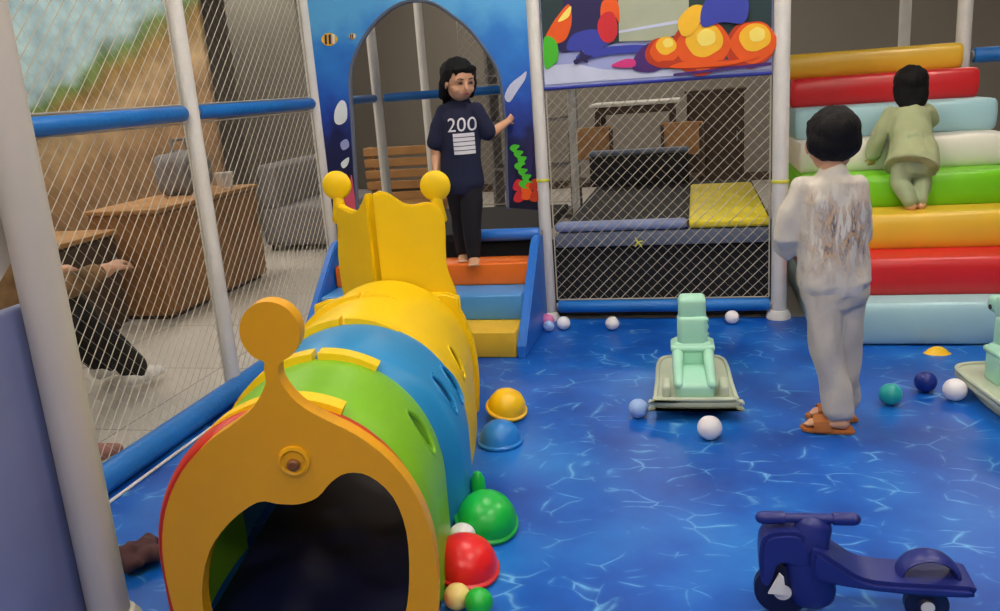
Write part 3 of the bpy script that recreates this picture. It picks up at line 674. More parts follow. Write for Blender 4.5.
# ------------------------------------------------------------------ ride-on toys
def ride_on(name, label, loc, rz, sc=1.):
    t = thing(name, label, 'ride-on toy', loc, rz, 'mint ride-on animal toys'); t.scale = (sc, sc, sc)
    # toy faces +y; tray with rounded front and raised rim
    b = nb(); outl = smoothloop([(-.152, -.232), (0, -.238), (.152, -.232), (.156, -.215), (.15, -.05), (.146, .18), (.128, .27), (.08, .30), (0, .305), (-.08, .30), (-.128, .27), (-.146, .18), (-.15, -.05), (-.156, -.215)], 4)
    prism(b, outl, (0, 0, .045), (1, 0, 0), (0, 1, 0), .035, .010); base = obj('tray', b, M['tray'], t); base['label'] = 'pale grey-green foot tray'
    b = nb(); loft(b, [(p[0]*.965, p[1]*.975, .082) for p in outl]+[(outl[0][0]*.965, outl[0][1]*.975, .082)], [.009]*(len(outl)+1), seg=8, cap=False); obj('tray_rim', b, M['tray'], base)
    for sx in (-.10, .10):
        b = nb(); prism(b, smoothloop([(-.205, .04), (-.15, .010), (0, 0.0), (.12, .010), (.2, .04), (.2, .055), (-.205, .055)], 3), (sx-.012, 0, 0), (0, 1, 0), (0, 0, 1), .024, .004); obj('rocker', b, M['tray'], t)
    b = nb(); box(b, (-.072, -.212, .07), (.072, .05, .135), .018); loft(b, [(-.062, -.20, .13), (-.062, -.05, .14), (-.06, .07, .20)], [.018, .02, .024]); loft(b, [(.062, -.20, .13), (.062, -.05, .14), (.06, .07, .20)], [.018, .02, .024])
    obj('seat', b, M['mint'], t)
    for sx in (-1, 1):
        b = nb(); box(b, (sx*.108-.017, -.215, .075), (sx*.108+.017, -.10, .13), .014); obj('foot_block', b, M['tray'], t)
    b = nb(); box(b, (-.082, .03, .07), (.082, .15, .225), .025); box(b, (-.060, .04, .18), (.060, .145, .33), .02); box(b, (-.055, .055, .31), (.055, .16, .405), .02)
    box(b, (-.047, .13, .32), (.047, .23, .385), .02); obj('neck', b, M['mint'], t)
    for k in range(4):
        b = nb(); ell(b, (.056, .07, .22+.030*k), (.010, .018, .012)); obj('mane_tuft', b, M['mint'], t)
    b = nb(); box(b, (-.088, .022, .185), (.088, .155, .212), .012); obj('collar', b, M['mint'], t)
    for sx in (-1, 1):
        b = nb(); lathe(b, [(0, .006), (.008, .005), (.01, 0)], 12, Matrix.Translation((sx*.05, .19, .345)) @ Matrix.Rotation(sx*PI/2, 4, 'Y')); obj('eye', b, M['eye'], t)
    return t
ride_on('animal_rocker', 'mint green ride-on toy with pale tray, standing alone in the middle of the mat', (.785, -1.19, 0), math.radians(2))
ride_on('animal_rocker', 'mint green ride-on toy cut off by the right edge of the photo', (1.965, -1.27, 0), math.radians(9))
# navy push scooter at the bottom
t = thing('kick_scooter', 'navy blue ride-on scooter lying across the bottom of the photo', 'ride-on toy', (1.15, -2.62, 0))
b = nb(); prism(b, smoothloop([(-.09, .13), (-.02, .11), (.1, .10), (.235, .10), (.25, .112), (.24, .128), (.1, .128), (.02, .135), (-.03, .165), (-.09, .20)], 3), (0, .06, 0), (1, 0, 0), (0, 0, 1), .12, .01); obj('deck', b, M['navyp'], t)
b = nb(); loft(b, [(-.085, 0, .06), (-.10, 0, .14), (-.095, 0, .20), (-.085, 0, .238)], [(.055, .045), (.052, .04), (.046, .034), (.042, .026)], side=(1, 0, 0)); obj('steering_column', b, M['navyp'], t)
b = nb(); loft(b, [(-.205, 0, .250), (-.19, 0, .251), (-.01, 0, .256), (.004, 0, .256)], [.0145, .012, .012, .0145], seg=14); hb = obj('handlebar', b, M['navyp'], t)
for a, c in (((-.205, 0, .250), (-.15, 0, .252)), ((-.045, 0, .255), (.004, 0, .256))):
    b = nb(); cyl(b, a, c, .0155, 16, .003); obj('grip', b, M['navyp'], hb)
b = nb(); prism(b, smoothloop([(-.205, .10), (-.21, .17), (-.20, .215), (-.16, .232), (-.11, .225), (-.09, .16), (-.12, .14), (-.15, .15), (-.17, .14), (-.185, .09)], 3), (0, .04, 0), (1, 0, 0), (0, 0, 1), .08, .01); obj('front_fender', b, M['navyp'], t)
for x, w in ((-.155, .065), (.165, .048)):
    b = nb(); lathe(b, [(0, -.02), (w*.35, -.02), (w*.5, -.014), (w*.8, -.016), (w, -.012), (w, .012), (w*.8, .016), (w*.5, .014), (w*.35, .02), (0, .02)], 28, Matrix.Translation((x, 0, w)) @ Matrix.Rotation(PI/2, 4, 'X')); wo = obj('wheel', b, M['navyd'], t)
    b = nb(); lathe(b, [(0, .024), (w*.3, .022), (w*.34, .018)], 20, Matrix.Translation((x, 0, w)) @ Matrix.Rotation(PI/2, 4, 'X')); obj('hub', b, M['white'], wo)
b = nb(); pts = []
for k in range(13):
    a = PI*k/12; pts.append((.165+.062*math.cos(a), 0, .118+.055*math.sin(a)))
loft(b, pts, [(.03, .008)]*13, side=(0, 1, 0), cap=False); obj('rear_fender', b, M['navyp'], t)
b = nb(); prism(b, [(-.19, .075), (-.165, .13), (-.155, .12), (-.15, .075)], (0, -.045, 0), (1, 0, 0), (0, 0, 1), -.006); obj('white_sticker', b, M['white'], t)

# ------------------------------------------------------------------ people
def hand(bm, w, d, n, size=.075, curl=.4, side=1):
    """w wrist, d fingers' direction, n back-of-hand normal"""
    w = V(w); d = V(d).normalized(); n = V(n); n = (n-d*n.dot(d)).normalized(); s = d.cross(n)*side
    L = size
    loft(bm, [w-d*L*.08, w+d*L*.15, w+d*L*.45], [(L*.17, L*.12), (L*.23, L*.12), (L*.24, L*.10)], side=s, seg=12)
    for k, (o, ln) in enumerate(((.17, .42), (.06, .48), (-.06, .45), (-.17, .34))):
        p0 = w+d*L*.42+s*L*o; p1 = p0+(d*math.cos(curl)-n*math.sin(curl)+s*o*.3)*L*ln*.45; p2 = p1+(d*math.cos(curl*2.2)-n*math.sin(curl*2.2))*L*ln*.5
        loft(bm, [p0, p1, p2], [L*.062, L*.056, L*.046], seg=8)
    p0 = w+d*L*.1+s*L*.17; p1 = p0+(d*.6+s*.75-n*.2).normalized()*L*.22; p2 = p1+(d*.9+s*.3-n*.35).normalized()*L*.2
    loft(bm, [p0, p1, p2], [L*.085, L*.07, L*.055], seg=8)
def head_rot(f, up=(0, 0, 1)):
    f = V(f).normalized(); r = f.cross(V(up)).normalized(); u = r.cross(f)   # local x=right, y=forward, z=up
    return Matrix((r, f, u)).transposed()
def head_blob(bm, c, R, s):
    """s = half head height"""
    c = V(c); T = lambda x, y, z: c+R @ V((x*s, y*s, z*s))
    ell(bm, T(0, -.08, .22), (s*.74, s*.86, s*.76), R); ell(bm, T(0, .12, -.32), (s*.60, s*.62, s*.62), R)
    ell(bm, T(0, .28, -.62), (s*.30, s*.30, s*.26), R)
    for q in (-1, 1):
        ell(bm, T(q*.34, .38, -.34), (s*.26, s*.26, s*.24), R); ell(bm, T(q*.74, -.02, -.12), (s*.09, s*.18, s*.24), R, 2)
        ell(bm, T(q*.3, .62, .13), (s*.2, s*.12, s*.07), R, 2)
    loft(bm, [T(0, .70, .05), T(0, .80, -.18), T(0, .84, -.26)], [s*.07, s*.10, s*.11], seg=8)
    ell(bm, T(0, .66, -.50), (s*.2, s*.12, s*.09), R, 2)
def face_bits(parent, c, R, s):
    c = V(c); T = lambda x, y, z: c+R @ V((x*s, y*s, z*s))
    for q in (-1, 1):
        b = nb(); ell(b, T(q*.28, .70, -.01), (s*.13, s*.05, s*.055), R, 2); obj('eye', b, M['eye'], parent)
        b = nb(); loft(b, [T(q*.15, .76, .16), T(q*.3, .76, .21), T(q*.43, .66, .17)], [s*.02, s*.028, s*.015], seg=6); obj('eyebrow', b, M['hair'], parent)
    b = nb(); loft(b, [T(-.17, .745, -.50), T(0, .79, -.485), T(.17, .745, -.50)], [s*.02, s*.05, s*.02], seg=8); obj('mouth', b, M['lip'], parent)

# --- child in navy on the orange step
t = thing('person', 'child in navy printed t-shirt and black trousers standing in the arch doorway', 'person', (-.385, -.19, .383))
base = V((-.37, -.19, .383))
P = lambda x, y, z: V((x, y, z))-base
S = 1.0
hc = P(-.352, -.20, 1.325); hs = .105; R = head_rot((.66, -.74, -.16))
b = nb(); head_blob(b, hc, R, hs)
loft(b, [P(-.36, -.17, 1.25), P(-.37, -.165, 1.19)], [.036, .042])
loft(b, [P(-.365, -.17, 1.18), P(-.37, -.18, 1.05), P(-.375, -.18, .92), P(-.375, -.18, .85)], [(.085, .05), (.085, .065), (.08, .065), (.085, .07)], side=(1, .1, 0))
# arms: left of photo hanging, right of photo reaching to the board edge
loft(b, [P(-.455, -.18, 1.17), P(-.50, -.19, 1.06), P(-.512, -.20, .955), P(-.508, -.235, .88)], [.036, .031, .026, .018]); hand(b, P(-.508, -.235, .88), (.08, -.25, -1), (-1, 0, -.1), .085, .35, -1)
loft(b, [P(-.275, -.18, 1.165), P(-.24, -.17, 1.08), P(-.20, -.15, 1.06), P(-.145, -.06, 1.10)], [.036, .032, .027, .018]); hand(b, P(-.145, -.06, 1.10), (.42, .45, .42), (.6, -.8, 0), .08, .5, 1)
for sx, fx, fy_ in ((-.415, -.43, -.12), (-.34, -.345, -.215)):
    loft(b, [P(sx, -.18, .86), P((sx+fx)/2, fy_+.01, .64), P(fx, fy_, .43)], [.052, .036, .022])
    loft(b, [P(fx, fy_+.015, .405), P(fx+.015, fy_-.05, .398), P(fx+.022, fy_-.095, .393)], [(.025, .022), (.03, .014), (.024, .009)], side=(1, 0, 0))
    for k in range(5): loft(b, [P(fx+.002+.011*k, fy_-.098, .392), P(fx+.004+.012*k, fy_-.115+.003*k, .390)], [.0065, .0058], seg=6)
body = remesh('body', b, M['skin'], t, .0042, 1)
face_bits(t, hc, R, hs)
b = nb(); T = lambda x, y, z: hc+R @ V((x*hs, y*hs, z*hs))
ell(b, T(0, -.18, .34), (hs*.84, hs*.90, hs*.78), R); loft(b, [T(0, -.42, .1), T(-.05, -.62, -.6), T(-.15, -.75, -1.25)], [(hs*.76, hs*.5), (hs*.8, hs*.36), (hs*.6, hs*.22)], side=tuple(R @ V((1, 0, 0))))
for q in (-1, 1): loft(b, [T(q*.70, .05, .45), T(q*.82, -.12, -.1), T(q*.78, -.3, -.75)], [hs*.17, hs*.2, hs*.18])
loft(b, [T(-.55, .52, .62), T(0, .66, .66), T(.5, .5, .62)], [hs*.16, hs*.2, hs*.15])
remesh('hair', b, M['hair'], t, .005, 2, .006, 30)
b = nb()
loft(b, [P(-.36, -.17, 1.225), P(-.365, -.17, 1.19), P(-.37, -.18, 1.13), P(-.375, -.18, 1.0), P(-.38, -.18, .88), P(-.38, -.18, .80)], [(.05, .045), (.098, .058), (.108, .075), (.104, .082), (.11, .085), (.114, .088)], side=(1, .1, 0), seg=24)
loft(b, [P(-.445, -.178, 1.175), P(-.485, -.188, 1.10), P(-.505, -.195, 1.02)], [.045, .046, .05])
loft(b, [P(-.285, -.178, 1.175), P(-.25, -.175, 1.11), P(-.228, -.165, 1.06)], [.045, .046, .048])
tee = remesh('t_shirt', b, M['navyc'], t, .006, 2, .008, 14)
b = nb()
loft(b, [P(-.38, -.18, .86), P(-.38, -.18, .78)], [(.105, .075), (.10, .075)], side=(1, 0, 0))
for sx, fx, fy_ in ((-.425, -.43, -.12), (-.335, -.345, -.215)): loft(b, [P(sx, -.18, .82), P((sx+fx)/2, fy_+.01, .62), P(fx, fy_+.005, .425)], [.062, .053, .042])
remesh('trousers', b, M['blackc'], t, .006, 2, .007, 14)
def shirt_text(txt, cx, cz, size, parent, target, y, rz=0):
    cu = bpy.data.curves.new('t', 'FONT'); cu.body = txt; cu.size = size; cu.align_x = 'CENTER'; cu.resolution_u = 3
    o = bpy.data.objects.new('t', cu); C.objects.link(o); dg = bpy.context.evaluated_depsgraph_get(); dg.update()
    me = bpy.data.meshes.new_from_object(o.evaluated_get(dg)); bpy.data.objects.remove(o)
    b = nb(); b.from_mesh(me); bmesh.ops.remove_doubles(b, verts=b.verts, dist=1e-5)
    bmesh.ops.transform(b, matrix=Matrix.Translation((cx, y, cz)) @ Matrix.Rotation(PI/2, 4, 'X'), verts=b.verts)
    bmesh.ops.triangulate(b, faces=b.faces); bmesh.ops.subdivide_edges(b, edges=b.edges, cuts=1)
    return b
tb = shirt_text('200', P(-.345, 0, 0).x, P(0, 0, 1.075).z, .10, t, tee, -.3)
for v in tb.verts: v.co.x += .3*(v.co.z-P(0, 0, 1.07).z)*.2
wrap_on(tee, tb, (0, 1, 0), .003); o = obj('shirt_number', tb, M['tee'], t, False)
tb = nb()
for r_ in range(5):
    z = P(0, 0, 1.056).z-.022*r_; x0 = P(-.39, 0, 0).x; x1 = P(-.287, 0, 0).x
    k = nb(); bmesh.ops.create_grid(k, x_segments=10, y_segments=2, size=.5); add(tb, k, Matrix.Translation(((x0+x1)/2, -.3, z)) @ Matrix.Diagonal((x1-x0, 1, .018, 1)) @ Matrix.Rotation(PI/2, 4, 'X'))
wrap_on(tee, tb, (0, 1, 0), .003); o = obj('shirt_print', tb, M['tee'], t, False); o['label'] = 'white block of small lettering'

# --- boy in pale pyjamas seen from behind
t = thing('person', 'boy in pale printed pyjamas seen from behind, standing on the blue mat', 'person', (1.29, -1.475, 0))
base = V((1.29, -1.475, 0)); P = lambda x, y, z: V((x, y, z))-base
hc = P(1.252, -1.455, 1.025); hs = .108; R = head_rot((-.12, .99, -.12))
b = nb(); head_blob(b, hc, R, hs)
loft(b, [P(1.252, -1.47, .97), P(1.25, -1.475, .89)], [.038, .042])
loft(b, [P(1.25, -1.475, .88), P(1.25, -1.475, .78), P(1.26, -1.475, .62), P(1.265, -1.475, .55)], [(.095, .05), (.095, .062), (.088, .062), (.09, .065)], side=(1, 0, 0))
loft(b, [P(1.155, -1.475, .87), P(1.115, -1.47, .77), P(1.105, -1.45, .68), P(1.15, -1.32, .68), P(1.16, -1.28, .68)], [.036, .031, .027, .021, .018]); hand(b, P(1.16, -1.28, .68), (.2, .95, .1), (-.3, 0, 1), .085, .5, 1)
loft(b, [P(1.335, -1.475, .87), P(1.352, -1.46, .77), P(1.352, -1.42, .67), P(1.33, -1.33, .65), P(1.325, -1.29, .65)], [.036, .031, .027, .021, .018]); hand(b, P(1.33, -1.29, .65), (-.2, .95, .1), (.3, 0, 1), .085, .5, -1)
legs = (((1.225, -1.49, .56), (1.245, -1.50, .3), (1.295, -1.515, .075)), ((1.31, -1.465, .56), (1.312, -1.44, .3), (1.325, -1.405, .075)))
for L in legs:
    loft(b, [P(*q) for q in L], [.055, .042, .026]); a = L[2]
    loft(b, [P(a[0]+.01, a[1]-.005, .042), P(a[0]-.055, a[1]+.01, .036), P(a[0]-.10, a[1]+.02, .03)], [(.028, .026), (.032, .016), (.024, .010)], side=(0, 1, 0))
    for k in range(5): loft(b, [P(a[0]-.10+.006*abs(k-1), a[1]-.002+.011*k, .029), P(a[0]-.118+.006*abs(k-1), a[1]-.004+.012*k, .027)], [.0065, .0055], seg=6)
remesh('body', b, M['skin'], t, .0045, 1); face_bits(t, hc, R, hs)
b = nb(); T = lambda x, y, z: hc+R @ V((x*hs, y*hs, z*hs))
ell(b, T(0, -.15, .33), (hs*.78, hs*.92, hs*.76), R); ell(b, T(0, -.26, .0), (hs*.83, hs*.68, hs*.66), R)
loft(b, [T(-.5, .5, .6), T(0, .62, .62), T(.5, .5, .6)], [hs*.16, hs*.2, hs*.16])
remesh('hair', b, M['hair'], t, .005, 2, .005, 30)
b = nb()
loft(b, [P(1.25, -1.475, .915), P(1.25, -1.475, .895), P(1.25, -1.475, .84), P(1.255, -1.475, .72), P(1.262, -1.475, .62), P(1.267, -1.475, .545)], [(.055, .05), (.105, .062), (.118, .076), (.112, .084), (.12, .09), (.125, .092)], side=(1, 0, 0), seg=24)
loft(b, [P(1.16, -1.475, .875), P(1.125, -1.475, .80), P(1.112, -1.465, .71), P(1.115, -1.43, .665)], [.044, .044, .050, .046])
loft(b, [P(1.33, -1.475, .875), P(1.345, -1.465, .80), P(1.348, -1.445, .70), P(1.345, -1.40, .66)], [.042, .04, .038, .036])
o = remesh('pyjama_shirt', b, M['pjp'], t, .006, 1, .012, 15)
b = nb(); loft(b, [P(1.265, -1.475, .60), P(1.27, -1.475, .5)], [(.11, .08), (.112, .082)], side=(1, 0, 0))
wd = ((.068, .062, .054, .052), (.070, .064, .056, .050))
for L, w in zip(legs, wd): loft(b, [P(*L[0]), P(*((V(L[0])+V(L[1]))/2)), P(*L[1]), P(L[2][0]-.0, L[2][1], .085)], w)
remesh('pyjama_trousers', b, M['pj'], t, .006, 1, .012, 13)
for L in legs:
    a = L[2]; b = nb(); sp_ = smoothloop([(.04, -.03), (.045, .0), (.04, .03), (-.02, .036), (-.09, .045), (-.128, .03), (-.13, 0), (-.11, -.022), (-.05, -.03)], 3)
    prism(b, sp_, P(a[0], a[1]+.005, .002), (1, 0, 0), (0, 1, 0), .016, .004); sd = obj('sandal', b, M['brown'], t)
    b = nb(); loft(b, [P(a[0]-.06, a[1]-.028, .014), P(a[0]-.062, a[1]-.02, .045), P(a[0]-.062, a[1]+.015, .060), P(a[0]-.064, a[1]+.042, .045), P(a[0]-.064, a[1]+.05, .014)], [(.03, .005)]*5, side=(1, 0, 0), seg=10); obj('sandal_strap', b, M['brown'], sd)

# --- girl in sage green climbing
t = thing('person', 'small child in sage green tunic climbing the green roll, seen from behind', 'person', (1.86, .02, .545))
base = V((1.86, .02, .545)); P = lambda x, y, z: V((x, y, z))-base
hc = P(1.875, .30, 1.135); hs = .098; R = head_rot((.1, .9, -.05))
b = nb(); head_blob(b, hc, R, hs)
loft(b, [P(1.872, .285, 1.07), P(1.865, .26, 1.02)], [.033, .04])
loft(b, [P(1.865, .25, 1.01), P(1.868, .20, .92), P(1.872, .13, .82), P(1.872, .10, .77)], [(.08, .048), (.078, .05), (.076, .048), (.07, .042)], side=(1, 0, 0))
loft(b, [P(1.78, .25, 1.0), P(1.72, .24, .91), P(1.705, .245, .85), P(1.70, .26, .79)], [.034, .03, .026, .018]); hand(b, P(1.70, .262, .79), (0, .45, -.85), (0, -1, -.2), .075, .35, 1)
loft(b, [P(1.94, .26, 1.0), P(1.985, .31, .96), P(1.985, .40, .94), P(1.98, .46, .91)], [.034, .03, .026, .018]); hand(b, P(1.98, .46, .905), (0, .8, -.45), (0, .3, 1), .075, .3, -1)
legs = (((1.815, .10, .78), (1.80, .06, .67), (1.835, -.02, .585)), ((1.895, .10, .78), (1.905, .10, .68), (1.885, .01, .585)))
for L in legs:
    loft(b, [P(*q) for q in L], [.040, .032, .024]); a = L[2]
    loft(b, [P(a[0], a[1]-.012, .57), P(a[0]+.0, a[1]+.03, .562), P(a[0], a[1]+.055, .558)], [(.022, .02), (.026, .013), (.02, .01)], side=(1, 0, 0))
    for k in range(5): loft(b, [P(a[0]-.016+.008*k, a[1]+.058, .557), P(a[0]-.017+.0085*k, a[1]+.070, .555)], [.0052, .0045], seg=6)
remesh('body', b, M['skin'], t, .0042, 1); face_bits(t, hc, R, hs)
b = nb(); T = lambda x, y, z: hc+R @ V((x*hs, y*hs, z*hs))
ell(b, T(0, -.18, .33), (hs*.84, hs*.92, hs*.78), R); loft(b, [T(0, -.35, .1), T(.02, -.45, -.4), T(.05, -.6, -.85)], [(hs*.84, hs*.6), (hs*.88, hs*.5), (hs*.75, hs*.28)], side=(1, 0, 0))
loft(b, [T(-.5, .5, .6), T(0, .62, .62), T(.5, .5, .6)], [hs*.16, hs*.2, hs*.16])
remesh('hair', b, M['hair'], t, .005, 2, .006, 30)
b = nb()
loft(b, [P(1.868, .27, 1.045), P(1.867, .262, 1.02), P(1.867, .24, .97), P(1.87, .185, .88), P(1.865, .12, .80), P(1.850, .075, .745)], [(.05, .045), (.088, .06), (.100, .072), (.102, .082), (.118, .10), (.128, .112)], side=(1, 0, 0), seg=24, cap=False)
loft(b, [P(1.785, .255, 1.005), P(1.735, .245, .93), P(1.71, .245, .86), P(1.70, .258, .80)], [.044, .044, .042, .034])
loft(b, [P(1.945, .265, 1.005), P(1.985, .31, .965), P(1.985, .40, .945), P(1.98, .455, .915)], [.043, .04, .036, .032])
remesh('tunic', b, M['sage'], t, .006, 1, .012, 14)
b = nb()
loft(b, [P(1.868, .15, .86), P(1.865, .11, .80), P(1.858, .09, .74)], [(.094, .076), (.098, .078), (.09, .066)], side=(1, 0, 0))
for L in legs: loft(b, [P(*L[0]), P(*L[1]), P(L[2][0], L[2][1], .595)], [.054, .046, .036])
remesh('trousers', b, M['pale_sage'], t, .006, 1, .010, 14)

# --- adult sitting on the floor outside the net, barely visible
t = thing('person', 'adult in brown patterned top and dark trousers sitting beyond the left net', 'person', (-1.95, -1.55, -.02))
base = V((-1.95, -1.55, -.02)); P = lambda x, y, z: V((x, y, z))-base
hc = P(-2.02, -1.58, .98); hs = .12; R = head_rot((.3, .9, -.35))
b = nb(); head_blob(b, hc, R, hs); loft(b, [P(-2.03, -1.6, .9), P(-2.05, -1.64, .8)], [.05, .055])
loft(b, [P(-2.05, -1.66, .78), P(-2.08, -1.72, .6), P(-2.08, -1.76, .42), P(-2.07, -1.76, .28)], [(.17, .09), (.15, .1), (.14, .1), (.17, .13)], side=(1, .2, 0))
loft(b, [P(-1.90, -1.66, .74), P(-1.80, -1.52, .58), P(-1.74, -1.32, .62)], [.055, .045, .032]); hand(b, P(-1.74, -1.32, .62), (.1, .9, .2), (0, 0, 1), .17, .5, 1)
loft(b, [P(-2.22, -1.66, .74), P(-2.24, -1.5, .56), P(-2.05, -1.3, .60)], [.055, .045, .032]); hand(b, P(-2.05, -1.3, .60), (.4, .9, .2), (0, 0, 1), .17, .5, -1)
lg = (((-2.0, -1.72, .2), (-1.88, -1.42, .48), (-1.86, -1.12, .09)), ((-2.18, -1.68, .2), (-2.12, -1.34, .48), (-2.10, -1.03, .09)))
for L in lg: loft(b, [P(*q) for q in L], [.09, .062, .042])
remesh('body', b, M['skin'], t, .009, 1)
b = nb(); T = lambda x, y, z: hc+R @ V((x*hs, y*hs, z*hs))
ell(b, T(0, -.15, .3), (hs*.84, hs*.92, hs*.8), R); loft(b, [T(0, -.5, .1), T(0, -.75, -.8), T(0, -1.0, -1.8)], [(hs*.8, hs*.45), (hs*.85, hs*.35), (hs*.6, hs*.25)], side=(1, 0, 0)); remesh('hair', b, M['hair'], t, .009, 2)
b = nb(); loft(b, [P(-2.05, -1.66, .82), P(-2.06, -1.69, .72), P(-2.08, -1.74, .5), P(-2.08, -1.77, .24)], [(.11, .08), (.19, .11), (.17, .12), (.18, .14)], side=(1, .2, 0))
loft(b, [P(-1.92, -1.67, .75), P(-1.81, -1.53, .59), P(-1.76, -1.38, .61)], [.068, .06, .05]); loft(b, [P(-2.21, -1.67, .75), P(-2.24, -1.51, .57), P(-2.09, -1.35, .595)], [.068, .06, .05])
remesh('patterned_top', b, M['browncl'], t, .01, 2, .01, 8)
b = nb()
for L in lg: loft(b, [P(*q) for q in L], [.11, .082, .066])
remesh('dark_trousers', b, M['darkc'], t, .01, 2, .012, 8)
for L in lg:
    q = P(*L[2]); b = nb(); loft(b, [q+V((.0, -.03, -.03)), q+V((.01, .05, -.045)), q+V((.03, .15, -.062))], [(.05, .05), (.05, .042), (.036, .026)], side=(1, 0, 0)); o = obj('shoe', b, M['white'], t); o['label'] = 'pale shoe'
def shoe(x, y, rz, m, label, s=1.):
    t = thing('slip_on_shoe', label, 'shoe', (x, y, -.02), rz)
    b = nb(); prism(b, smoothloop([(-.125*s, -.035*s), (0, -.03*s), (.09*s, -.045*s), (.13*s, 0), (.09*s, .045*s), (0, .036*s), (-.125*s, .035*s), (-.14*s, 0)], 3), (0, 0, 0), (1, 0, 0), (0, 1, 0), .02*s, .004); obj('sole', b, M['white'], t)
    b = nb(); loft(b, [(-.11*s, 0, .055*s), (-.02*s, 0, .05*s), (.05*s, 0, .042*s), (.11*s, 0, .03*s)], [(.032*s, .04*s), (.034*s, .032*s), (.04*s, .028*s), (.028*s, .015*s)], side=(0, 1, 0)); obj('upper', b, M[m], t)
shoe(-1.46, -1.98, 1.3, 'pinkb', 'pinkish brown shoe outside the net near the nearest post', 1.2)

# ------------------------------------------------------------------ things outside the nets, left and back
t = thing('printed_partition', 'freestanding mural wall with sky and jungle beyond the left net', 'mural', (-4.4, 2.1, -.02))
b = nb(); box(b, (-1.7, 0, .05), (1.25, .06, 2.6), .01, 1)
for v in b.verts: pass
o = obj('mural_board', b, M['mural'], t, False)
for x in (-1.5, 1.0):
    b = nb(); box(b, (x-.04, -.2, 0), (x+.04, .28, .05), .008, 1); obj('foot', b, M['steel'], t)
struct('trim_1', (-3.75, 3.6, -.02), (-3.0, 3.95, 3.2), mat('pillar_paint', (128, 124, 116), .9))
def cabinet(name, label, loc, sx, sy, sz, body, top, doors=1, rz=0):
    t = thing(name, label, 'cabinet', loc, rz)
    b = nb(); box(b, (-sx/2, -sy/2, .03), (sx/2, sy/2, sz-.03), .006, 1); obj('body', b, M[body], t, False)
    b = nb(); box(b, (-sx/2-.02, -sy/2-.02, sz-.03), (sx/2+.02, sy/2+.02, sz), .008, 2); obj('top', b, M[top], t)
    b = nb(); box(b, (-sx/2+.03, -sy/2+.03, 0), (sx/2-.03, sy/2-.03, .03)); obj('plinth', b, M['dwood'], t, False)
    n_ = doors
    for k in range(n_):
        y0 = -sy/2+sy*k/n_+.015; y1 = -sy/2+sy*(k+1)/n_-.015
        b = nb(); box(b, (sx/2, y0, .05), (sx/2+.018, y1, sz-.05), .004, 1); d = obj('door', b, M[body], t, False)
        b = nb(); loft(b, [(sx/2+.018, y1-.05, sz*.6), (sx/2+.035, y1-.05, sz*.6), (sx/2+.035, y1-.05, sz*.6+.08), (sx/2+.018, y1-.05, sz*.6+.08)], [.005]*4, seg=8); obj('handle', b, M['steel'], d)
    return t
cabinet('wooden_cabinet', 'orange-brown wooden cabinet beyond the net, behind the second left post', (-2.72, .75, -.02), .5, 1.25, .72, 'wood2', 'wood', 2)
cabinet('wooden_cabinet', 'low brown wooden cabinet beyond the net, left of the second left post', (-2.95, -.55, -.02), .5, 1.1, .62, 'dwood', 'wood', 2)
t = thing('slatted_bench', 'light wooden slatted bench seen through the lower left of the arch', 'bench', (-1.95, 2.75, -.02))
for k in range(5):
    b = nb(); box(b, (-.15, -.03, .38+.10*k), (.6, 0, .455+.10*k), .006, 1); obj('back_slat', b, M['wood'], t)
for k in range(4):
    b = nb(); box(b, (-.15, -.42+.1*k, .36), (.6, -.335+.1*k, .385), .006, 1); obj('seat_slat', b, M['wood'], t)
for x in (-.10, .55):
    for y in (-.38, .02):
        b = nb(); box(b, (x-.025, y-.02, 0), (x+.025, y+.02, .36 if y < 0 else .86), .004, 1); obj('leg', b, M['wood'], t)
t = thing('bag', 'grey cloth bag standing on the cabinet beyond the second left post', 'bag', (-2.76, .93, .70))
b = nb(); box(b, (-.15, -.17, 0), (.15, .17, .3), .08, 5); remesh('bag_body', b, M['grayc'], t, .012, 2, .02, 9)
b = nb(); loft(b, [(0, -.1, .26), (0, -.08, .38), (0, .08, .38), (0, .1, .26)], [.012]*4, seg=8); obj('bag_handle', b, M['grayc'], t)
def cup(x, y, z, label, s=1.):
    b = nb(); lathe(b, [(0, .002), (.028*s, .0), (.04*s, .1*s), (.043*s, .1*s), (.042*s, .105*s), (.038*s, .104*s), (.027*s, .008), (0, .008)], 20)
    tag(obj('paper_cup', b, M['white'], None, True, (x, y, z)), label, 'cup', 'white cups on the cabinet')
cup(-2.58, 1.2, .70, 'white cup on the cabinet beyond the net, next to the grey bag', 1.1); cup(-2.70, 1.31, .70, 'white cup furthest right on the cabinet beyond the net', 1.0)
t = thing('sofa', 'grey sofa block beyond the net, right of the wooden cabinet', 'sofa', (-2.62, 3.0, -.02))
b = nb(); box(b, (-.4, -.6, .05), (.4, .6, .4), .05, 4); obj('seat_block', b, M['grayc'], t)
b = nb(); box(b, (-.4, -.6, .38), (-.2, .6, .78), .05, 4); obj('back_block', b, M['grayc'], t)
for x in (-.34, .34):
    for y in (-.52, .52):
        b = nb(); cyl(b, (x, y, 0), (x, y, .06), .025); obj('leg', b, M['dwood'], t)
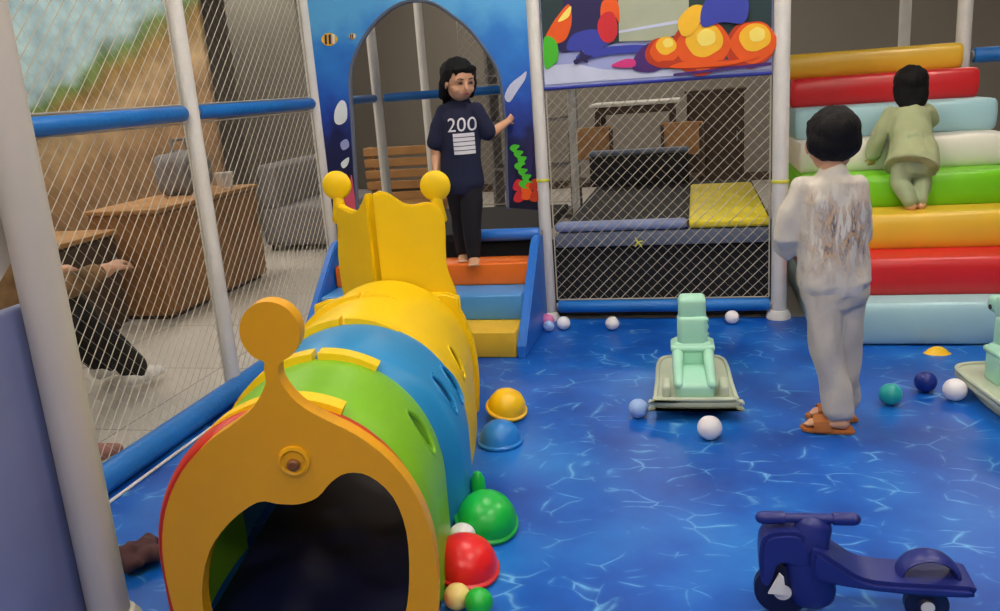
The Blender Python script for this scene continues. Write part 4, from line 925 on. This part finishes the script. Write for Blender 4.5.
# behind the middle bay
cabinet('storage_cabinet', 'dark brown cabinet behind the netted bay', (.98, 3.75, -.02), .5, .5, 1.15, 'dwood', 'dwood', 1, -PI/2)
t = thing('cafe_table', 'white-topped table behind the netted bay', 'table', (.32, 3.6, -.02))
b = nb(); box(b, (-.45, -.3, 1.06), (.35, .3, 1.09), .008, 2); obj('table_top', b, M['white'], t)
b = nb(); box(b, (-.4, -.27, .99), (.3, .27, 1.06), .004, 1); obj('apron', b, M['dwood'], t)
for x in (-.38, .28):
    for y in (-.25, .25):
        b = nb(); box(b, (x-.025, y-.025, 0), (x+.025, y+.025, .99), .004, 1); obj('leg', b, M['dwood'], t)
def chair(x, y, rz, label):
    t = thing('wooden_chair', label, 'chair', (x, y, -.02), rz, 'brown chairs behind the netted bay')
    b = nb(); box(b, (-.2, -.2, .43), (.2, .2, .46), .01, 2); obj('seat', b, M['dwood'], t)
    b = nb(); box(b, (-.19, .17, .62), (.19, .195, .90), .01, 2); obj('backrest', b, M['wood'], t)
    for sx in (-.18, .18):
        for sy in (-.18, .18):
            b = nb(); box(b, (sx-.018, sy-.018, 0), (sx+.018, sy+.018, .44 if sy < 0 else .88), .003, 1); obj('leg', b, M['dwood'], t)
chair(-.05, 2.95, .3, 'brown wooden chair on the left behind the netted bay'); chair(.62, 3.0, -.4, 'brown wooden chair in the middle behind the netted bay')
t = thing('display_shelf', 'dim grey shelf unit seen above the back rail through the arch', 'shelf', (-.75, 3.9, -.02))
for sx in (-.4, .4):
    b = nb(); box(b, (sx-.015, -.2, 0), (sx+.015, .2, 1.95), .003, 1); obj('side_panel', b, M['grayc'], t, False)
for z in (.05, .5, .95, 1.4, 1.92):
    b = nb(); box(b, (-.385, -.2, z), (.385, .2, z+.025), .003, 1); obj('shelf_board', b, M['grayc'], t, False)
# ------------------------------------------------------------------ near left entrance panels
t = thing('entrance_panel', 'beige vinyl panel behind the nearest post, upper left edge of the photo', 'panel', (-.745, -2.87, .87))
pr = [(-.65, 0), (-.13, .015), (-.06, .066), (.0, .115), (.04, .17), (.065, .24), (.085, .42), (.125, .65), (.18, 1.2), (-.65, 1.2)]
b = nb(); prism(b, pr, (-.012, 0, 0), (0, 1, 0), (0, 0, 1), .024, .004); obj('vinyl_board', b, M['cream'], t, False)
b = nb(); cyl(b, (.032, -.65, .44), (.032, .05, .44), .03, 16, .006); o = obj('cross_bar', b, M['post'], t); o['label'] = 'paler beige cross bar'
t = thing('lower_panel', 'lavender-blue padded panel at the lower left corner, beside the nearest post', 'panel', (-.745, -2.87, 0))
b = nb(); box(b, (-.02, -.65, .0), (.02, .0, .865), .012, 3); obj('pad', b, M['periw'], t)
# crumpled cloth by the tunnel mouth
b = nb(); random.seed(8)
for k in range(9): ell(b, (random.uniform(-.05, .05), random.uniform(-.06, .06), .03+random.uniform(0, .02)), (.04, .03, .028), Matrix.Rotation(random.uniform(0, 3), 3, 'Z'), 2)
o = remesh('crumpled_cloth', b, M['plum'], None, .006, 1, .012, 22); o.location = (-.775, -2.60, 0)
tag(o, 'crumpled dark plum cloth on the mat left of the tunnel mouth', 'cloth')

# ------------------------------------------------------------------ ceiling lamps and added fill panels
i = 0
LP = [(-.6, -3.2, 1), (1.9, -3.2, 1), (.4, -1.2, 1), (2.6, -.9, 1), (-3.9, -1.6, .9), (-3.4, 3.0, .7), (3.4, 3.2, .8), (.3, 4.4, .9), (-1.6, 4.6, .8), (-4.6, .4, 1.2), (.6, -5.7, 1.5), (-2.4, -5.2, 1.3), (3., -5.6, 1.2), (-2.9, .9, .8)]  # unseen fill added behind the camera and to brighten outside the nets
for x, y, k in LP:
    t = thing('lamp_or_fill_panel', 'unseen square white panel overhead', 'lamp', (x, y, 3.16), group='ceiling lamp panels')
    b = nb(); box(b, (-.32, -.32, 0), (.32, .32, .04), .006, 1); obj('housing', b, M['white'], t, False)
    b = nb(); box(b, (-.29, -.29, -.012), (.29, .29, 0)); obj('diffuser', b, mat('lamp_glow_%d' % int(k*100), (255, 244, 228), .5, emit=32*k), t, False)

# ------------------------------------------------------------------ world, camera, view
w = bpy.data.worlds.new('World'); bpy.context.scene.world = w; w.use_nodes = True
w.node_tree.nodes['Background'].inputs[0].default_value = (.5, .5, .5, 1); w.node_tree.nodes['Background'].inputs[1].default_value = .1
cam = bpy.data.cameras.new('Camera'); co = bpy.data.objects.new('Camera', cam); C.objects.link(co)
cam.sensor_fit = 'HORIZONTAL'; cam.sensor_width = 36; cam.lens = 846.453*36/1000; cam.clip_start = .02
yaw, pitch, roll = -.237257, .251448, -.072265
f = V((math.sin(yaw)*math.cos(pitch), math.cos(yaw)*math.cos(pitch), -math.sin(pitch))); r0 = V((math.cos(yaw), -math.sin(yaw), 0)); u0 = r0.cross(f)
r = math.cos(roll)*r0+math.sin(roll)*u0; u = -math.sin(roll)*r0+math.cos(roll)*u0
mt = Matrix((r, u, -f)).transposed().to_4x4(); mt.translation = V((.806, -4.514, 1.278)); co.matrix_world = mt
sc = bpy.context.scene; sc.camera = co
sc.view_settings.view_transform = 'Standard'; sc.view_settings.look = 'None'; sc.view_settings.gamma = 1; sc.view_settings.use_curve_mapping = False
sc.view_settings.exposure = 0.0
